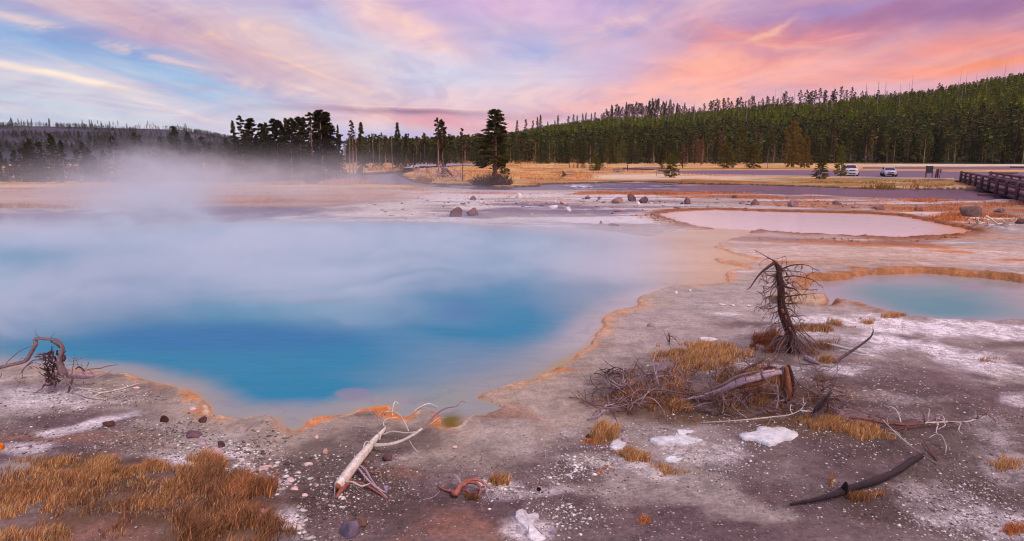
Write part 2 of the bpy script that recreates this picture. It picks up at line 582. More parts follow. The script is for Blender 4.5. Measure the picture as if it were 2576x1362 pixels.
class MB:
    """mesh collector"""

    def __init__(s):
        s.v, s.f, s.c = [], [], []

    def add(s, v, f, c=None):
        b = sum(len(a) for a in s.v)
        v = np.asarray(v, float).reshape(-1, 3)
        s.v.append(v)
        s.f += [tuple(int(i) + b for i in q) for q in f]
        s.c.append(np.tile(np.asarray(c if c is not None else (1, 1, 1), float), (len(v), 1)) if np.ndim(c) < 2 else np.asarray(c, float))
        return s

    def box(s, cx, cy, cz, sx, sy, sz, rz=0, c=None, bev=0.0, taper=0.0):
        v = []
        for dz in (-1, 1):
            k = 1 - (taper if dz > 0 else 0)
            for dx, dy in ((-1, -1), (1, -1), (1, 1), (-1, 1)):
                px, py = dx * sx / 2 * k, dy * sy / 2 * k
                v.append((cx + px * math.cos(rz) - py * math.sin(rz), cy + px * math.sin(rz) + py * math.cos(rz), cz + dz * sz / 2))
        return s.add(v, [(0, 3, 2, 1), (4, 5, 6, 7), (0, 1, 5, 4), (1, 2, 6, 5), (2, 3, 7, 6), (3, 0, 4, 7)], c)

    def tube(s, pts, rad, seg=7, c=None, jit=0.0, sub=0, rng=random, c2=None, flat=1.0):
        P = np.asarray(pts, float)
        n = len(P)
        rad = np.asarray(rad if np.ndim(rad) else [rad] * n, float)
        if len(rad) != n:
            rad = np.interp(np.linspace(0, 1, n), np.linspace(0, 1, len(rad)), rad)
        if sub:
            P, rad = catmull(P, rad, sub)
            n = len(P)
        T = np.gradient(P, axis=0)
        T /= np.linalg.norm(T, axis=1)[:, None] + 1e-9
        ref = np.array([0, 0, 1.0]) if abs(T[0][2]) < 0.9 else np.array([1.0, 0, 0])
        V, C = [], []
        jk = [(rng.random() - 0.5) * 1.8 for _ in range(seg)]
        grain = [rng.random() * .5 + .72 if seg > 4 else 1.0 for _ in range(seg)]
        for i in range(n):
            a = np.cross(T[i], ref)
            a /= np.linalg.norm(a) + 1e-9
            b = np.cross(a, T[i])
            ref = b
            for k in range(seg):
                th = 2 * math.pi * k / seg
                rr = rad[i] * (1 + jit * (jk[k] + 0.35 * (rng.random() - 0.5)))
                V.append(P[i] + a * math.cos(th) * rr + b * math.sin(th) * rr * flat)
            if c is not None:
                t = i / (n - 1)
                cc0 = np.asarray(c) * (1 - t) + np.asarray(c2 if c2 is not None else c) * t
                C += [cc0 * g for g in grain]
        V += [P[0] - T[0] * rad[0] * 0.3, P[-1] + T[-1] * rad[-1] * 0.6]
        fs = []
        for i in range(n - 1):
            for k in range(seg):
                k2 = (k + 1) % seg
                fs.append((i * seg + k, i * seg + k2, (i + 1) * seg + k2, (i + 1) * seg + k))
        for k in range(seg):
            fs.append((n * seg, (k + 1) % seg, k))
            fs.append((n * seg + 1, (n - 1) * seg + k, (n - 1) * seg + (k + 1) % seg))
        cc = c
        if C:
            C += [C[0], C[-1]]
            cc = np.array(C)
        return s.add(V, fs, cc)

    def build(s, name, mat, parent=None, smooth=True, col=True):
        V = np.concatenate(s.v)
        C = np.concatenate(s.c)
        return mk(name, V, s.f, mat, parent, C if col else None, smooth)


def catmull(P, rad, sub):
    n = len(P)
    Q, rr = [], []
    for i in range(n - 1):
        p0, p1, p2, p3 = P[max(i - 1, 0)], P[i], P[i + 1], P[min(i + 2, n - 1)]
        for j in range(sub):
            t = j / sub
            Q.append(0.5 * ((2 * p1) + (-p0 + p2) * t + (2 * p0 - 5 * p1 + 4 * p2 - p3) * t * t + (-p0 + 3 * p1 - 3 * p2 + p3) * t ** 3))
            rr.append(rad[i] * (1 - t) + rad[i + 1] * t)
    Q.append(P[-1])
    rr.append(rad[-1])
    return np.array(Q), np.array(rr)


# ------------------------------------------------------------------ materials
def mat_new(name):
    m = bpy.data.materials.new(name)
    m.use_nodes = True
    m.node_tree.nodes.clear()
    t = NT(m.node_tree)
    b = t.node('ShaderNodeBsdfPrincipled')
    o = t.node('ShaderNodeOutputMaterial')
    t.l.new(b.outputs[0], o.inputs[0])
    return m, t, b


def attr(t, name='Col', out='Color'):
    n = t.node('ShaderNodeAttribute')
    n.attribute_name = name
    return n.outputs[out]


def simple(name, c, rough=0.7, metal=0.0, noise=0.0, nscale=5, bump=0.0, useattr=False, objvar=0.0, spec=0.5, stretch=None):
    m, t, b = mat_new(name)
    base = attr(t) if useattr else tuple(lin(c)) + (1,)
    tcn = t.node('ShaderNodeTexCoord')
    vec = tcn.outputs['Object']
    if stretch:
        mpn = t.node('ShaderNodeMapping')
        t.put(mpn.inputs[0], vec)
        mpn.inputs['Scale'].default_value = stretch
        vec = mpn.outputs[0]
    cur = base
    if useattr and c is not None:
        cur = t.mix(1.0, cur, tuple(lin(c)), 'MULTIPLY')
    if noise:
        nz = t.noise(vec, nscale, 5, 0.6)
        k = t.m('ADD', 1 - noise, t.m('MULTIPLY', t.ramp(nz, 0.25, 0.75), 2 * noise))
        cur = t.mix(1.0, cur if isinstance(cur, bpy.types.NodeSocket) else cur[:3], t.xyz(k, k, k), 'MULTIPLY')
    if objvar:
        oi = t.node('ShaderNodeObjectInfo')
        k = t.m('ADD', 1 - objvar, t.m('MULTIPLY', oi.outputs['Random'], 2 * objvar))
        cur = t.mix(1.0, cur if isinstance(cur, bpy.types.NodeSocket) else cur[:3], t.xyz(k, k, t.m('MULTIPLY', k, 0.97)), 'MULTIPLY')
    t.put(b.inputs['Base Color'], cur)
    b.inputs['Roughness'].default_value = rough
    b.inputs['Metallic'].default_value = metal
    b.inputs['Specular IOR Level'].default_value = spec
    if bump:
        bn = t.node('ShaderNodeBump')
        bn.inputs['Strength'].default_value = bump
        bn.inputs['Distance'].default_value = 0.02
        t.put(bn.inputs['Height'], t.noise(vec, nscale * 2.5, 5, 0.65))
        t.l.new(bn.outputs[0], b.inputs['Normal'])
    return m


def wood(name, rough=0.8, bump=0.8):
    """weathered wood: vertex colour with grain"""
    m, t, b = mat_new(name)
    tcn = t.node('ShaderNodeTexCoord')
    base = attr(t)
    n1 = t.noise(tcn.outputs['Object'], 14, 6, 0.65, 1.0)
    n2 = t.noise(tcn.outputs['Object'], 60, 4, 0.6)
    k = t.m('ADD', 0.72, t.m('MULTIPLY', t.ramp(n1, 0.3, 0.7), 0.5))
    k = t.m('MULTIPLY', k, t.m('ADD', 0.8, t.m('MULTIPLY', n2, 0.4)))
    t.put(b.inputs['Base Color'], t.mix(1.0, base, t.xyz(k, k, k), 'MULTIPLY'))
    b.inputs['Roughness'].default_value = rough
    b.inputs['Specular IOR Level'].default_value = 0.25
    bn = t.node('ShaderNodeBump')
    bn.inputs['Strength'].default_value = bump
    bn.inputs['Distance'].default_value = 0.01
    t.put(bn.inputs['Height'], t.m('ADD', n1, n2))
    t.l.new(bn.outputs[0], b.inputs['Normal'])
    return m


M = {}
M['wood'] = wood('weathered_wood')
M['char'] = simple('charred_wood', None, 0.75, noise=0.35, nscale=20, bump=1.0, useattr=True)
M['rock'] = simple('rock', None, 0.9, noise=0.3, nscale=7, bump=0.9, useattr=True, spec=0.2)
M['sinter'] = simple('sinter_rock', None, 0.95, noise=0.22, nscale=16, bump=0.9, useattr=True, spec=0.2)
M['grass'] = simple('dry_grass', None, 0.8, useattr=True, spec=0.15)
M['gravel'] = simple('gravel', None, 0.9, useattr=True, spec=0.2)
M['needles'] = simple('needles', None, 0.85, useattr=True, objvar=0.28, spec=0.12)
M['bark'] = simple('bark', None, 0.9, noise=0.3, nscale=3, useattr=True, objvar=0.2, spec=0.1)
M['log'] = simple('bridge_log', (92, 62, 66), 0.75, noise=0.25, nscale=3, bump=0.4)
M['stone'] = simple('pier_stone', (120, 82, 72), 0.9, noise=0.3, nscale=2.5, bump=0.8)

# ground: vertex colour, pebbly speckle, bump
gm, t, b = mat_new('sinter_ground')
tcn = t.node('ShaderNodeTexCoord')
P_ = tcn.outputs['Object']
col = attr(t)
grav = attr(t, 'gravel', 'Fac')
wet = attr(t, 'wet', 'Fac')
n1 = t.noise(P_, 2.3, 7, 0.62)
n2 = t.noise(P_, 22, 5, 0.7)
k = t.m('ADD', 0.70, t.m('MULTIPLY', t.ramp(n1, 0.28, 0.72), 0.42))
k = t.m('MULTIPLY', k, t.m('ADD', 0.74, t.m('MULTIPLY', t.ramp(n2, 0.25, 0.75), 0.5)))
n3 = t.noise(P_, 8, 6, 0.75, 0.3)
k = t.m('MULTIPLY', k, t.m('ADD', 0.78, t.m('MULTIPLY', t.ramp(n3, 0.36, 0.64), t.m('ADD', 0.2, t.m('MULTIPLY', grav, 0.9)))))
cur = t.mix(1.0, col, t.xyz(k, k, k), 'MULTIPLY')
vo = t.node('ShaderNodeTexVoronoi')
t.put(vo.inputs['Vector'], P_)
vo.inputs['Scale'].default_value = 26
vs = t.sep(vo.outputs['Color'])
chip = t.m('MULTIPLY', t.ramp(vo.outputs['Distance'], 0.42, 0.26), t.m('LESS_THAN', vs[0], t.m('MULTIPLY', grav, 0.55)))
vo2 = t.node('ShaderNodeTexVoronoi')
t.put(vo2.inputs['Vector'], P_)
vo2.inputs['Scale'].default_value = 55
vs2 = t.sep(vo2.outputs['Color'])
chip2 = t.m('MULTIPLY', t.ramp(vo2.outputs['Distance'], 0.45, 0.3), t.m('LESS_THAN', vs2[0], t.m('MULTIPLY', grav, 0.7)))
chipc = t.mix(vs[1], (0.42, 0.34, 0.32), (0.72, 0.66, 0.68))
cur = t.mix(t.m('MULTIPLY', chip, 0.85), cur, chipc)
cur = t.mix(t.m('MULTIPLY', chip2, 0.6), cur, t.mix(vs2[1], (0.14, 0.10, 0.10), (0.6, 0.54, 0.55)))
t.put(b.inputs['Base Color'], cur)
t.put(b.inputs['Roughness'], t.m('SUBTRACT', 0.92, t.m('MULTIPLY', wet, 0.5)))
b.inputs['Specular IOR Level'].default_value = 0.3
bn = t.node('ShaderNodeBump')
bn.inputs['Strength'].default_value = 0.9
bn.inputs['Distance'].default_value = 0.04
hgt = t.m('ADD', t.m('MULTIPLY', t.m('ADD', n2, n3), t.m('SUBTRACT', 1.0, t.m('MULTIPLY', wet, 0.8))), t.m('MULTIPLY', t.m('ADD', chip, t.m('MULTIPLY', chip2, 0.5)), 0.5))
t.put(bn.inputs['Height'], hgt)
t.l.new(bn.outputs[0], b.inputs['Normal'])
M['ground'] = gm


def water_mat(name, rough, stretch, bscale, bump, spec=0.5):
    m, t, b = mat_new(name)
    tcn = t.node('ShaderNodeTexCoord')
    mpn = t.node('ShaderNodeMapping')
    t.put(mpn.inputs[0], tcn.outputs['Object'])
    mpn.inputs['Scale'].default_value = stretch
    nz = t.noise(mpn.outputs[0], bscale, 6, 0.6)
    k = t.m('ADD', 0.87, t.m('MULTIPLY', nz, 0.26))
    t.put(b.inputs['Base Color'], t.mix(1.0, attr(t), t.xyz(k, k, k), 'MULTIPLY'))
    b.inputs['Roughness'].default_value = rough
    b.inputs['IOR'].default_value = 1.33
    b.inputs['Specular IOR Level'].default_value = spec
    bn = t.node('ShaderNodeBump')
    bn.inputs['Strength'].default_value = bump
    bn.inputs['Distance'].default_value = 0.02
    t.put(bn.inputs['Height'], nz)
    t.l.new(bn.outputs[0], b.inputs['Normal'])
    return m


M['pool'] = water_mat('pool_water', 0.3, (0.6, 1.6, 1), 2.6, 0.4, 0.15)
M['pool2'] = water_mat('clear_pool_water', 0.14, (0.5, 1.6, 1), 1.6, 0.18, 0.5)
M['river'] = water_mat('river_water', 0.25, (0.12, 1.8, 1), 1.4, 1.0, 0.16)

# ------------------------------------------------------------------ ground sheet
ILL = np.array([0.70, 0.54, 0.66])


def alb(c):
    return np.clip(lin(c) / ILL, 0.005, 0.85)


da = np.linspace(R(-47), R(47), 1150)
sa = np.concatenate([np.linspace(R(-180), R(-48), 70), da, np.linspace(R(48), R(179.0), 70)])
rr_ = np.concatenate([np.linspace(0.3, 3.6, 10), 3.9 * np.exp(np.linspace(0, math.log(250 / 3.9), 760)), 254 * np.exp(np.linspace(0, math.log(1900 / 254.0), 120))])
AA, RR = np.meshgrid(sa, rr_)
XX, YY = RR * np.sin(AA), RR * np.cos(AA)
ZZ, DM, DP, DB, DR, DK = terrain(XX, YY, True)
PX, PY = project(XX, YY, ZZ)
front = YY > 1.0
PX = np.where(front, PX, -9999)
PY = np.where(front, PY, 1400)


def ell(cx, cy, rx, ry, rot=0, size=0.8, amp=1.4, soft=0.5, seed=50):
    a = R(rot)
    u = ((PX - cx) * math.cos(a) + (PY - cy) * math.sin(a)) / rx
    v = (-(PX - cx) * math.sin(a) + (PY - cy) * math.cos(a)) / ry
    e = np.sqrt(u * u + v * v)
    sel = e < 2.4
    o = np.zeros_like(e)
    if np.any(sel):
        n = fbm(XX[sel], YY[sel], size, 5, seed, 0.6) * amp
        o[sel] = sstep(1 + soft, 1 - soft, e[sel] + n * 1.6)
    return o


C = np.empty(XX.shape + (3,))
nb1 = fbm(XX, YY, 1.7, 5, 60)
nb2 = fbm(XX, YY, 0.35, 4, 61)
nb3 = fbm(XX * 0.35, YY, 4.0, 4, 62)
C[:] = alb((126, 98, 106))


def put(wt, c, rel=1.0):
    global C
    wt = np.clip(wt * rel, 0, 1)[..., None]
    C = C * (1 - wt) + alb(c) * wt


GRV = np.clip(0.12 + nb1 * 0.7, 0, 1)
WET = np.zeros_like(XX)
put(sstep(-0.05, 0.3, nb1), (100, 78, 86), 0.8)
put(sstep(0.02, 0.25, -nb1), (156, 134, 140), 0.6)
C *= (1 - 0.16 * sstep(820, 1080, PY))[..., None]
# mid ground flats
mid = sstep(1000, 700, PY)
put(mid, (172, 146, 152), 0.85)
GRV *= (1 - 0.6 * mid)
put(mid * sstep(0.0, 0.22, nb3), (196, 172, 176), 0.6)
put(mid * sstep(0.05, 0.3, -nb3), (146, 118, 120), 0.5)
# smooth muddy shore along the near edge of the main pool
shore = sstep(1.7, 0.3, DM + nb1 * 1.2) * (PY > 700)
put(shore, (158, 132, 128), 0.85)
GRV = GRV * (1 - shore * 0.85)
WET = np.maximum(WET, shore * 0.5)
put(ell(1420, 1030, 260, 90, -20, 1.2), (166, 138, 136), 0.8)
put(ell(1700, 830, 200, 60, 0, 1.2), (164, 138, 144), 0.8)
GRV *= 1 - 0.7 * ell(1420, 1010, 260, 80, -20) - 0.0
put(ell(1150, 1130, 250, 40, 0, 1.2), (146, 122, 122), 0.7)
# darker browns, foreground
for e in [(1100, 1270, 420, 70, 0), (1850, 1270, 430, 80, 5), (2150, 1150, 260, 60, -10), (200, 1150, 260, 22, 4), (150, 1060, 120, 18, 3), (2330, 980, 160, 34, 10),
          (1500, 1150, 220, 40, -10), (2480, 1250, 150, 90, 0), (2350, 870, 140, 12, 8), (1900, 820, 130, 10, 3), (2530, 950, 70, 40, 10), (330, 1230, 200, 60, 0)]:
    put(ell(*e, size=0.9), (98, 72, 80), 0.8)
for e in [(300, 1340, 300, 40, 0), (150, 1100, 200, 12, 0), (1160, 1330, 140, 40, 0), (1250, 1060, 90, 30, 0), (980, 1190, 60, 16, 0), (1560, 1120, 60, 20, 0)]:
    put(ell(*e, size=0.5), (138, 88, 74), 0.6)
# white and lilac sinter
WHITE = [(150, 1084, 95, 9, -9, 1.0), (260, 1060, 90, 9, -12, .8), (30, 995, 150, 34, 0, .6), (120, 1010, 160, 20, -6, .6), (60, 1128, 60, 16, 0, .6), (545, 1140, 70, 20, 0, .9), (430, 1150, 80, 16, 10, .7),
         (640, 1190, 60, 20, 30, .75), (730, 1300, 34, 80, -15, .8), (690, 1230, 50, 16, 10, .7), (2330, 822, 280, 16, 3, .9), (2500, 838, 160, 18, 3, .8), (2440, 905, 190, 22, 17, .8), (2330, 870, 120, 10, 12, .7),
         (2120, 856, 150, 18, 5, .7), (2160, 885, 70, 5, 14, .9), (1950, 935, 110, 20, 0, .75), (1850, 925, 80, 16, 0, .7), (2510, 1110, 60, 50, 0, .85), (2530, 1190, 60, 60, 0, .75), (2470, 1060, 50, 20, 0, .6), (2250, 1000, 120, 16, 6, .5), (2560, 1010, 50, 16, 0, .5),
         (2120, 930, 60, 12, 0, .6), (1330, 1345, 60, 28, 10, .6), (1420, 1090, 40, 10, 0, .3), (2430, 1290, 150, 40, 20, .6), (2280, 1230, 60, 12, 10, .5), (1240, 1220, 60, 12, 0, .5), (1640, 1190, 80, 14, 20, .5), (1340, 1240, 120, 10, -5, .3), (1010, 1150, 90, 10, -20, .3), (1520, 1160, 90, 16, 0, .4), (1760, 1140, 110, 34, 0, .4),
         (1350, 492, 300, 6, 0, .8), (1560, 500, 140, 5, 0, .7), (1500, 552, 200, 10, 1, .85), (1610, 538, 70, 9, 0, .8), (1380, 566, 130, 5, 1, .7), (1190, 506, 110, 7, 0, .6), (1900, 607, 80, 7, 2, .8), (1880, 640, 50, 7, 5, .8),
         (1990, 632, 120, 8, 0, .6), (2360, 630, 150, 6, 3, .9), (2480, 636, 130, 6, 2, .8), (2180, 640, 120, 5, 0, .6), (2330, 552, 120, 4, 4, .8), (2480, 565, 120, 4, 10, .7), (2050, 527, 200, 3, 0, .7), (1870, 655, 60, 3, 0, .8),
         (1850, 685, 40, 3, 0, .8), (2050, 720, 40, 5, 5, .7), (1830, 790, 40, 7, 3, .7), (1420, 508, 60, 5, 0, .5), (1600, 516, 90, 3, 0, .5), (2120, 492, 140, 2, 0, .6), (2440, 508, 120, 2.5, 2, .7), (1700, 495, 100, 3, 0, .7)]
for (a, b_, c_, d_, e_, k_) in WHITE:
    ew = ell(a, b_, c_, d_, e_, size=0.5 if b_ > 800 else 2.0, seed=70)
    put(ew, (206, 198, 214), k_)
    GRV = np.maximum(GRV, ew * (0.8 if b_ > 1100 or a > 1800 and b_ > 800 else 0.2))
# lilac flats behind the pool
for e in [(1270, 528, 190, 9, 1), (1180, 545, 100, 7, 0), (1500, 530, 130, 7, 0), (1330, 515, 90, 6, 0), (620, 530, 260, 16, 0), (300, 548, 420, 16, 0), (60, 552, 240, 22, 0), (870, 508, 130, 8, 0)]:
    put(ell(*e, size=1.6), (104, 84, 116), 0.85)
for e in [(1040, 520, 150, 14, 0), (1160, 512, 80, 12, 10), (960, 540, 160, 8, 0)]:
    put(ell(*e, size=1.5), (214, 190, 188), 0.7)
# dry plain at the left
pl = sstep(523, 508, PY + fbm(XX, YY * 0.5, 5, 4, 77) * 26) * sstep(1080, 880, PX) * (DR > 0)
put(pl, (176, 130, 118), 0.95)
st = fbm(XX * 0.12, YY, 2.6, 4, 78)
put(pl * sstep(0.0, 0.2, st), (196, 146, 116), 0.7)
put(pl * sstep(0.04, 0.2, -st), (132, 92, 92), 0.6)
# golden meadow beyond the river
me_ = (RR > 68) * sstep(480, 470, PY)
back = ((DR > 0) & (YY > 70) & (PY < 472)).astype(float)
put(back, (192, 130, 90), 1.0)
st2 = fbm(XX * 0.10, YY * 0.5, 4.0, 4, 79)
put(back * sstep(0.0, 0.2, st2), (214, 160, 104), 0.7)
put(back * sstep(0.05, 0.22, -st2), (146, 92, 54), 0.7)
put(back * sstep(2.6, 0.5, DR + nb1 * 2), (146, 92, 54), 0.8)
st6 = fbm(XX * 0.3, YY * .6, 1.5, 5, 93)
put(back * sstep(0.05, 0.2, st6), (222, 178, 132), 0.5)
put(back * sstep(0.04, 0.18, -st6), (124, 84, 58), 0.5)
for (a, b_, c_, d_, k_, cc_) in [(1600, 445, 130, 7, .9, (206, 172, 164)), (1750, 447, 160, 4, .8, (200, 160, 150)), (1900, 452, 90, 3, .8, (210, 180, 176)), (2210, 458, 80, 2, .8, (214, 184, 176)),
                            (2500, 424, 200, 3, .6, (200, 150, 140)), (2420, 416, 300, 2.0, .9, (226, 190, 180)), (1560, 436, 80, 4, .6, (180, 130, 110)), (2060, 461, 150, 3, .9, (150, 110, 66)),
                            (2150, 452, 240, 4, .8, (112, 100, 62)), (2120, 466, 180, 2.5, .8, (130, 92, 54)), (2350, 462, 100, 5, .8, (132, 98, 58)), (1700, 455, 130, 2.6, .9, (136, 84, 36)), (1850, 458, 100, 2.6, .9, (140, 80, 36))]:
    put(ell(a, b_, c_, d_, 0, size=3, seed=81) * back, cc_, k_)
# rust coloured grass soil by the river, near side
for (a, b_, c_, d_, k_) in [(1640, 488, 230, 3.5, .9), (1900, 497, 260, 5, .8), (2160, 506, 240, 7, .7), (2440, 528, 260, 14, .9), (2500, 552, 180, 12, .8), (2100, 516, 160, 7, .6), (1230, 487, 90, 4, .5), (900, 490, 200, 5, .6), (2550, 514, 90, 5, .8), (1330, 504, 120, 5, .4)]:
    put(ell(a, b_, c_, d_, 0, size=2, seed=83), (170, 100, 58), k_)
st3 = fbm(XX * 0.22, YY, 0.9, 5, 88)
reg = sstep(588, 600, PY) * sstep(706, 680, PY) * sstep(1790, 1860, PX) * (DM > 0)
put(reg * sstep(0.06, 0.16, st3), (222, 208, 218), 0.9)
put(reg * sstep(0.02, 0.12, -fbm(XX * 0.15, YY, 1.6, 5, 89)), (182, 126, 98), 0.5)
reg = sstep(486, 492, PY) * sstep(580, 560, PY) * sstep(1000, 1150, PX) * (DM > 0) * (DP > 0)
st4 = fbm(XX * 0.3, YY, 1.8, 5, 91)
put(reg * sstep(0.08, 0.17, st4), (220, 206, 214), 0.8)
put(reg * sstep(0.08, 0.17, -st4), (122, 94, 108), 0.7)
st5 = fbm(XX * .6, YY, 1.1, 5, 92)
reg = sstep(800, 880, PY)
put(reg * sstep(0.10, 0.2, st5), (168, 146, 150), 0.6)
put(reg * sstep(0.06, 0.18, -st5), (84, 62, 62), 0.65)
# orange bacterial rims
dn = DM + nb2 * 0.35
rim_k = sstep(-0.15, 0.25, fbm(XX, YY, 1.1, 3, 90) + 0.08)
put(sstep(0.16, 0.03, dn) * rim_k * (PY > 600), (190, 118, 74), 0.9)
brk = sstep(-0.16, 0.05, fbm(XX, YY, .22, 4, 97)) * .75 + .25
put(brk * sstep(0.24, 0.05, dn) * ell(860, 1045, 160, 50, 0, soft=.3), (204, 108, 42), 0.95)
put(brk * sstep(0.16, 0.04, dn) * ell(1050, 1030, 90, 40, 0, soft=.3), (200, 108, 48), 0.9)
put(brk * sstep(0.34, 0.05, dn) * ell(500, 1020, 100, 60, 30, soft=.3), (196, 120, 70), 0.9)
put(sstep(0.05, 0.0, np.abs(DM - 0.05 - nb2 * .1)) * (PY > 850) * sstep(0.0, .2, fbm(XX, YY, .5, 3, 98) + .05), (206, 180, 166), 0.7)
put(sstep(0.4, 0.05, dn + nb1 * .5) * ell(1520, 800, 120, 100, 0, soft=.4), (188, 132, 104), 0.75)
put(sstep(0.3, 0.05, dn) * ell(1300, 950, 160, 50, 0, soft=.4), (186, 132, 98), 0.7)
put(sstep(0.45, 0.05, dn + nb1 * .4) * ell(1830, 640, 120, 80, 0, soft=.4), (200, 132, 98), 0.8)
dpn = DP + nb1 * 0.9
put(sstep(1.8, 0.2, dpn), (166, 108, 86), 0.75)
put(sstep(0.9, 0.0, dpn), (128, 66, 36), 0.9)
put(ell(2040, 606, 320, 6, 2, size=2), (140, 80, 66), 0.8)
put(ell(2300, 604, 140, 6, 0, size=2), (140, 84, 66), 0.7)
dbn = DB + nb2 * 0.6
put(sstep(0.7, 0.1, dbn) * sstep(740, 700, PY), (170, 120, 100), 0.8)
put(sstep(0.5, 0.0, dbn) * sstep(810, 780, PY), (160, 92, 52), 0.8)
for (a, b_, c_, d_) in [(2170, 616, 150, 2.2), (2330, 622, 60, 2.5), (2400, 634, 60, 3), (2060, 612, 60, 2), (2560, 655, 60, 3), (1400, 930, 60, 6), (1980, 660, 60, 4)]:
    put(ell(a, b_, c_, d_, 2, size=1.0), (186, 104, 54), 0.85)
# soil below the grass
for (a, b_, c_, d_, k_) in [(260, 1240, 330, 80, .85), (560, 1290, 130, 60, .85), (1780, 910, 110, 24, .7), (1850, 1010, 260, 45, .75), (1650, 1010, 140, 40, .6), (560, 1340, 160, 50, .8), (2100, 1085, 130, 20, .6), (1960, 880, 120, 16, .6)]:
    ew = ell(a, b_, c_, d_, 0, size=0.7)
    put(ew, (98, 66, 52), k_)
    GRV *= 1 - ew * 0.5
# forest floor on the hills
hill = sstep(232, 246, RR)
put(hill, (50, 50, 30), 1.0)
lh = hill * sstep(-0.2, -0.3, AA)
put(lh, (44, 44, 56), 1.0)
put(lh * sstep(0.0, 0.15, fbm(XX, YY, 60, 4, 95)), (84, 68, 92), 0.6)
# beds
put((DR < 0.2), (70, 54, 48), 1)
put((DM < -0.12) & (PY > 500), (150, 128, 120), 1)
GRV = np.clip(GRV, 0, 1) * sstep(60, 25, RR)
nR, nA = XX.shape
V = np.stack([XX, YY, ZZ], -1).reshape(-1, 3)
idx = np.arange(nR * nA).reshape(nR, nA)
FQ = np.stack([idx[:-1, :-1], idx[:-1, 1:], idx[1:, 1:], idx[1:, :-1]], -1)
wrap = np.stack([idx[:-1, -1], idx[:-1, 0], idx[1:, 0], idx[1:, -1]], -1)
SPLIT = int(np.searchsorted(rr_, 250))


def sheet(name, lo, hi, mat):
    f = np.concatenate([FQ[lo:hi].reshape(-1, 4), wrap[lo:hi].reshape(-1, 4)])
    used = np.zeros(len(V), bool)
    used[f.ravel()] = True
    mp_ = np.cumsum(used) - 1
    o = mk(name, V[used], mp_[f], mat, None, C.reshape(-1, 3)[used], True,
           {'gravel': GRV.ravel()[used], 'wet': WET.ravel()[used]})
    return tag(o, kind='structure')


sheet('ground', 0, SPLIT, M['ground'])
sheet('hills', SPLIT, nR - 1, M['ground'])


# ------------------------------------------------------------------ water sheets
def blobw(cx, cy, rx, ry, rot=0, x=None, y=None):
    a = R(rot)
    u = ((x - cx) * math.cos(a) + (y - cy) * math.sin(a)) / rx
    v = (-(x - cx) * math.sin(a) + (y - cy) * math.cos(a)) / ry
    return np.exp(-(u * u + v * v))


def water(name, D, lev, margin, colfn, mat):
    sel = D < margin
    f = FQ.reshape(-1, 4)
    keep = sel.ravel()[f].all(1)
    f = f[keep]
    used = np.zeros(nR * nA, bool)
    used[f.ravel()] = True
    mp_ = np.cumsum(used) - 1
    x, y, d = XX.ravel()[used], YY.ravel()[used], D.ravel()[used]
    px, py = project(x, y, np.full(len(x), lev))
    v = np.stack([x, y, np.full(len(x), lev)], -1)
    o = mk(name, v, mp_[f], mat, None, colfn(x, y, px, py, d), True)
    return tag(o, kind='structure')


def lay(c, wt, rgb):
    wt = np.clip(wt, 0, 1)[:, None]
    return c * (1 - wt) + alb(rgb) * wt


def main_col(x, y, px, py, d):
    n = fbm(x, y, 2.2, 4, 101)
    n2 = fbm(x, y, 0.7, 4, 102)
    c = np.tile(alb((150, 142, 146)), (len(x), 1))
    c = lay(c, sstep(-0.05, -2.2, d + n * 0.8) * 0.9, (134, 142, 164))
    c = lay(c, sstep(-1.5, -5.0, d + n), (112, 160, 184))
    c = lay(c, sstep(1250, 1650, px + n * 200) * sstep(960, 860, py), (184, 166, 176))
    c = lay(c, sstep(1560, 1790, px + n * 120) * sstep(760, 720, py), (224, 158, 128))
    c = lay(c, sstep(-0.1, -1.0, d + n2) * blobw(1060, 1010, 170, 34, -5, px, py) * 1.2, (150, 146, 134))
    c = lay(c, blobw(1136, 1063, 30, 17, 0, px, py) * 1.6, (112, 88, 20))
    c = lay(c, blobw(1420, 915, 150, 16, -28, px, py) * .9, (164, 138, 110))
    # deep vents
    for (a, b_, rx, ry, rt, k_) in [(640, 880, 430, 80, 3, 1.5), (260, 860, 330, 70, 0, 1.2), (700, 970, 240, 46, 2, 1.6), (360, 905, 220, 30, 6, 1.3), (560, 985, 120, 24, 8, 1.0), (300, 760, 260, 70, -8, 1.0), (1170, 795, 190, 56, 3, 2.2), (1180, 720, 210, 44, 3, 1.5),
                                (270, 692, 170, 30, 3, 2.0), (1330, 830, 150, 40, -20, .6), (1520, 725, 120, 24, 0, .35), (900, 640, 500, 60, 0, .5), (150, 640, 500, 50, 0, .5), (1000, 590, 300, 20, 0, .5)]:
        c = lay(c, blobw(a, b_, rx, ry, rt, px, py) * k_ * sstep(-0.1, -1.0, d + n * 0.6), (0, 122, 160))
    for (a, b_, rx, ry) in [(1155, 786, 50, 24), (640, 850, 330, 34), (420, 850, 200, 30)]:
        c = lay(c, blobw(a, b_, rx, ry, 0, px, py) * 1.2, (0, 108, 160))
    wsp = fbm(x * .35, y * 1.3, 1.6, 5, 140)
    c = c * (1 + wsp * sstep(1500, 1700, px) * .5)[:, None]
    # shelves seen through the shallows
    sh = fbm(x, y, 0.9, 3, 104)
    edge = np.exp(-(sh / 0.012) ** 2) * sstep(-0.05, -0.25, d) * sstep(-0.9, -0.5, d)
    c = lay(c, edge * 0.3, (128, 116, 138))
    c = lay(c, sstep(1.0, .7, np.hypot((px - 888) / 48, (py - 994) / 17) + n2 * 0.8) * 0.7, (140, 128, 148))
    c = lay(c, sstep(-0.14, 0.02, d + n2 * 0.2) * 0.5 * (py > 600), (190, 138, 100))
    return c * np.array([.66, .64, .70])


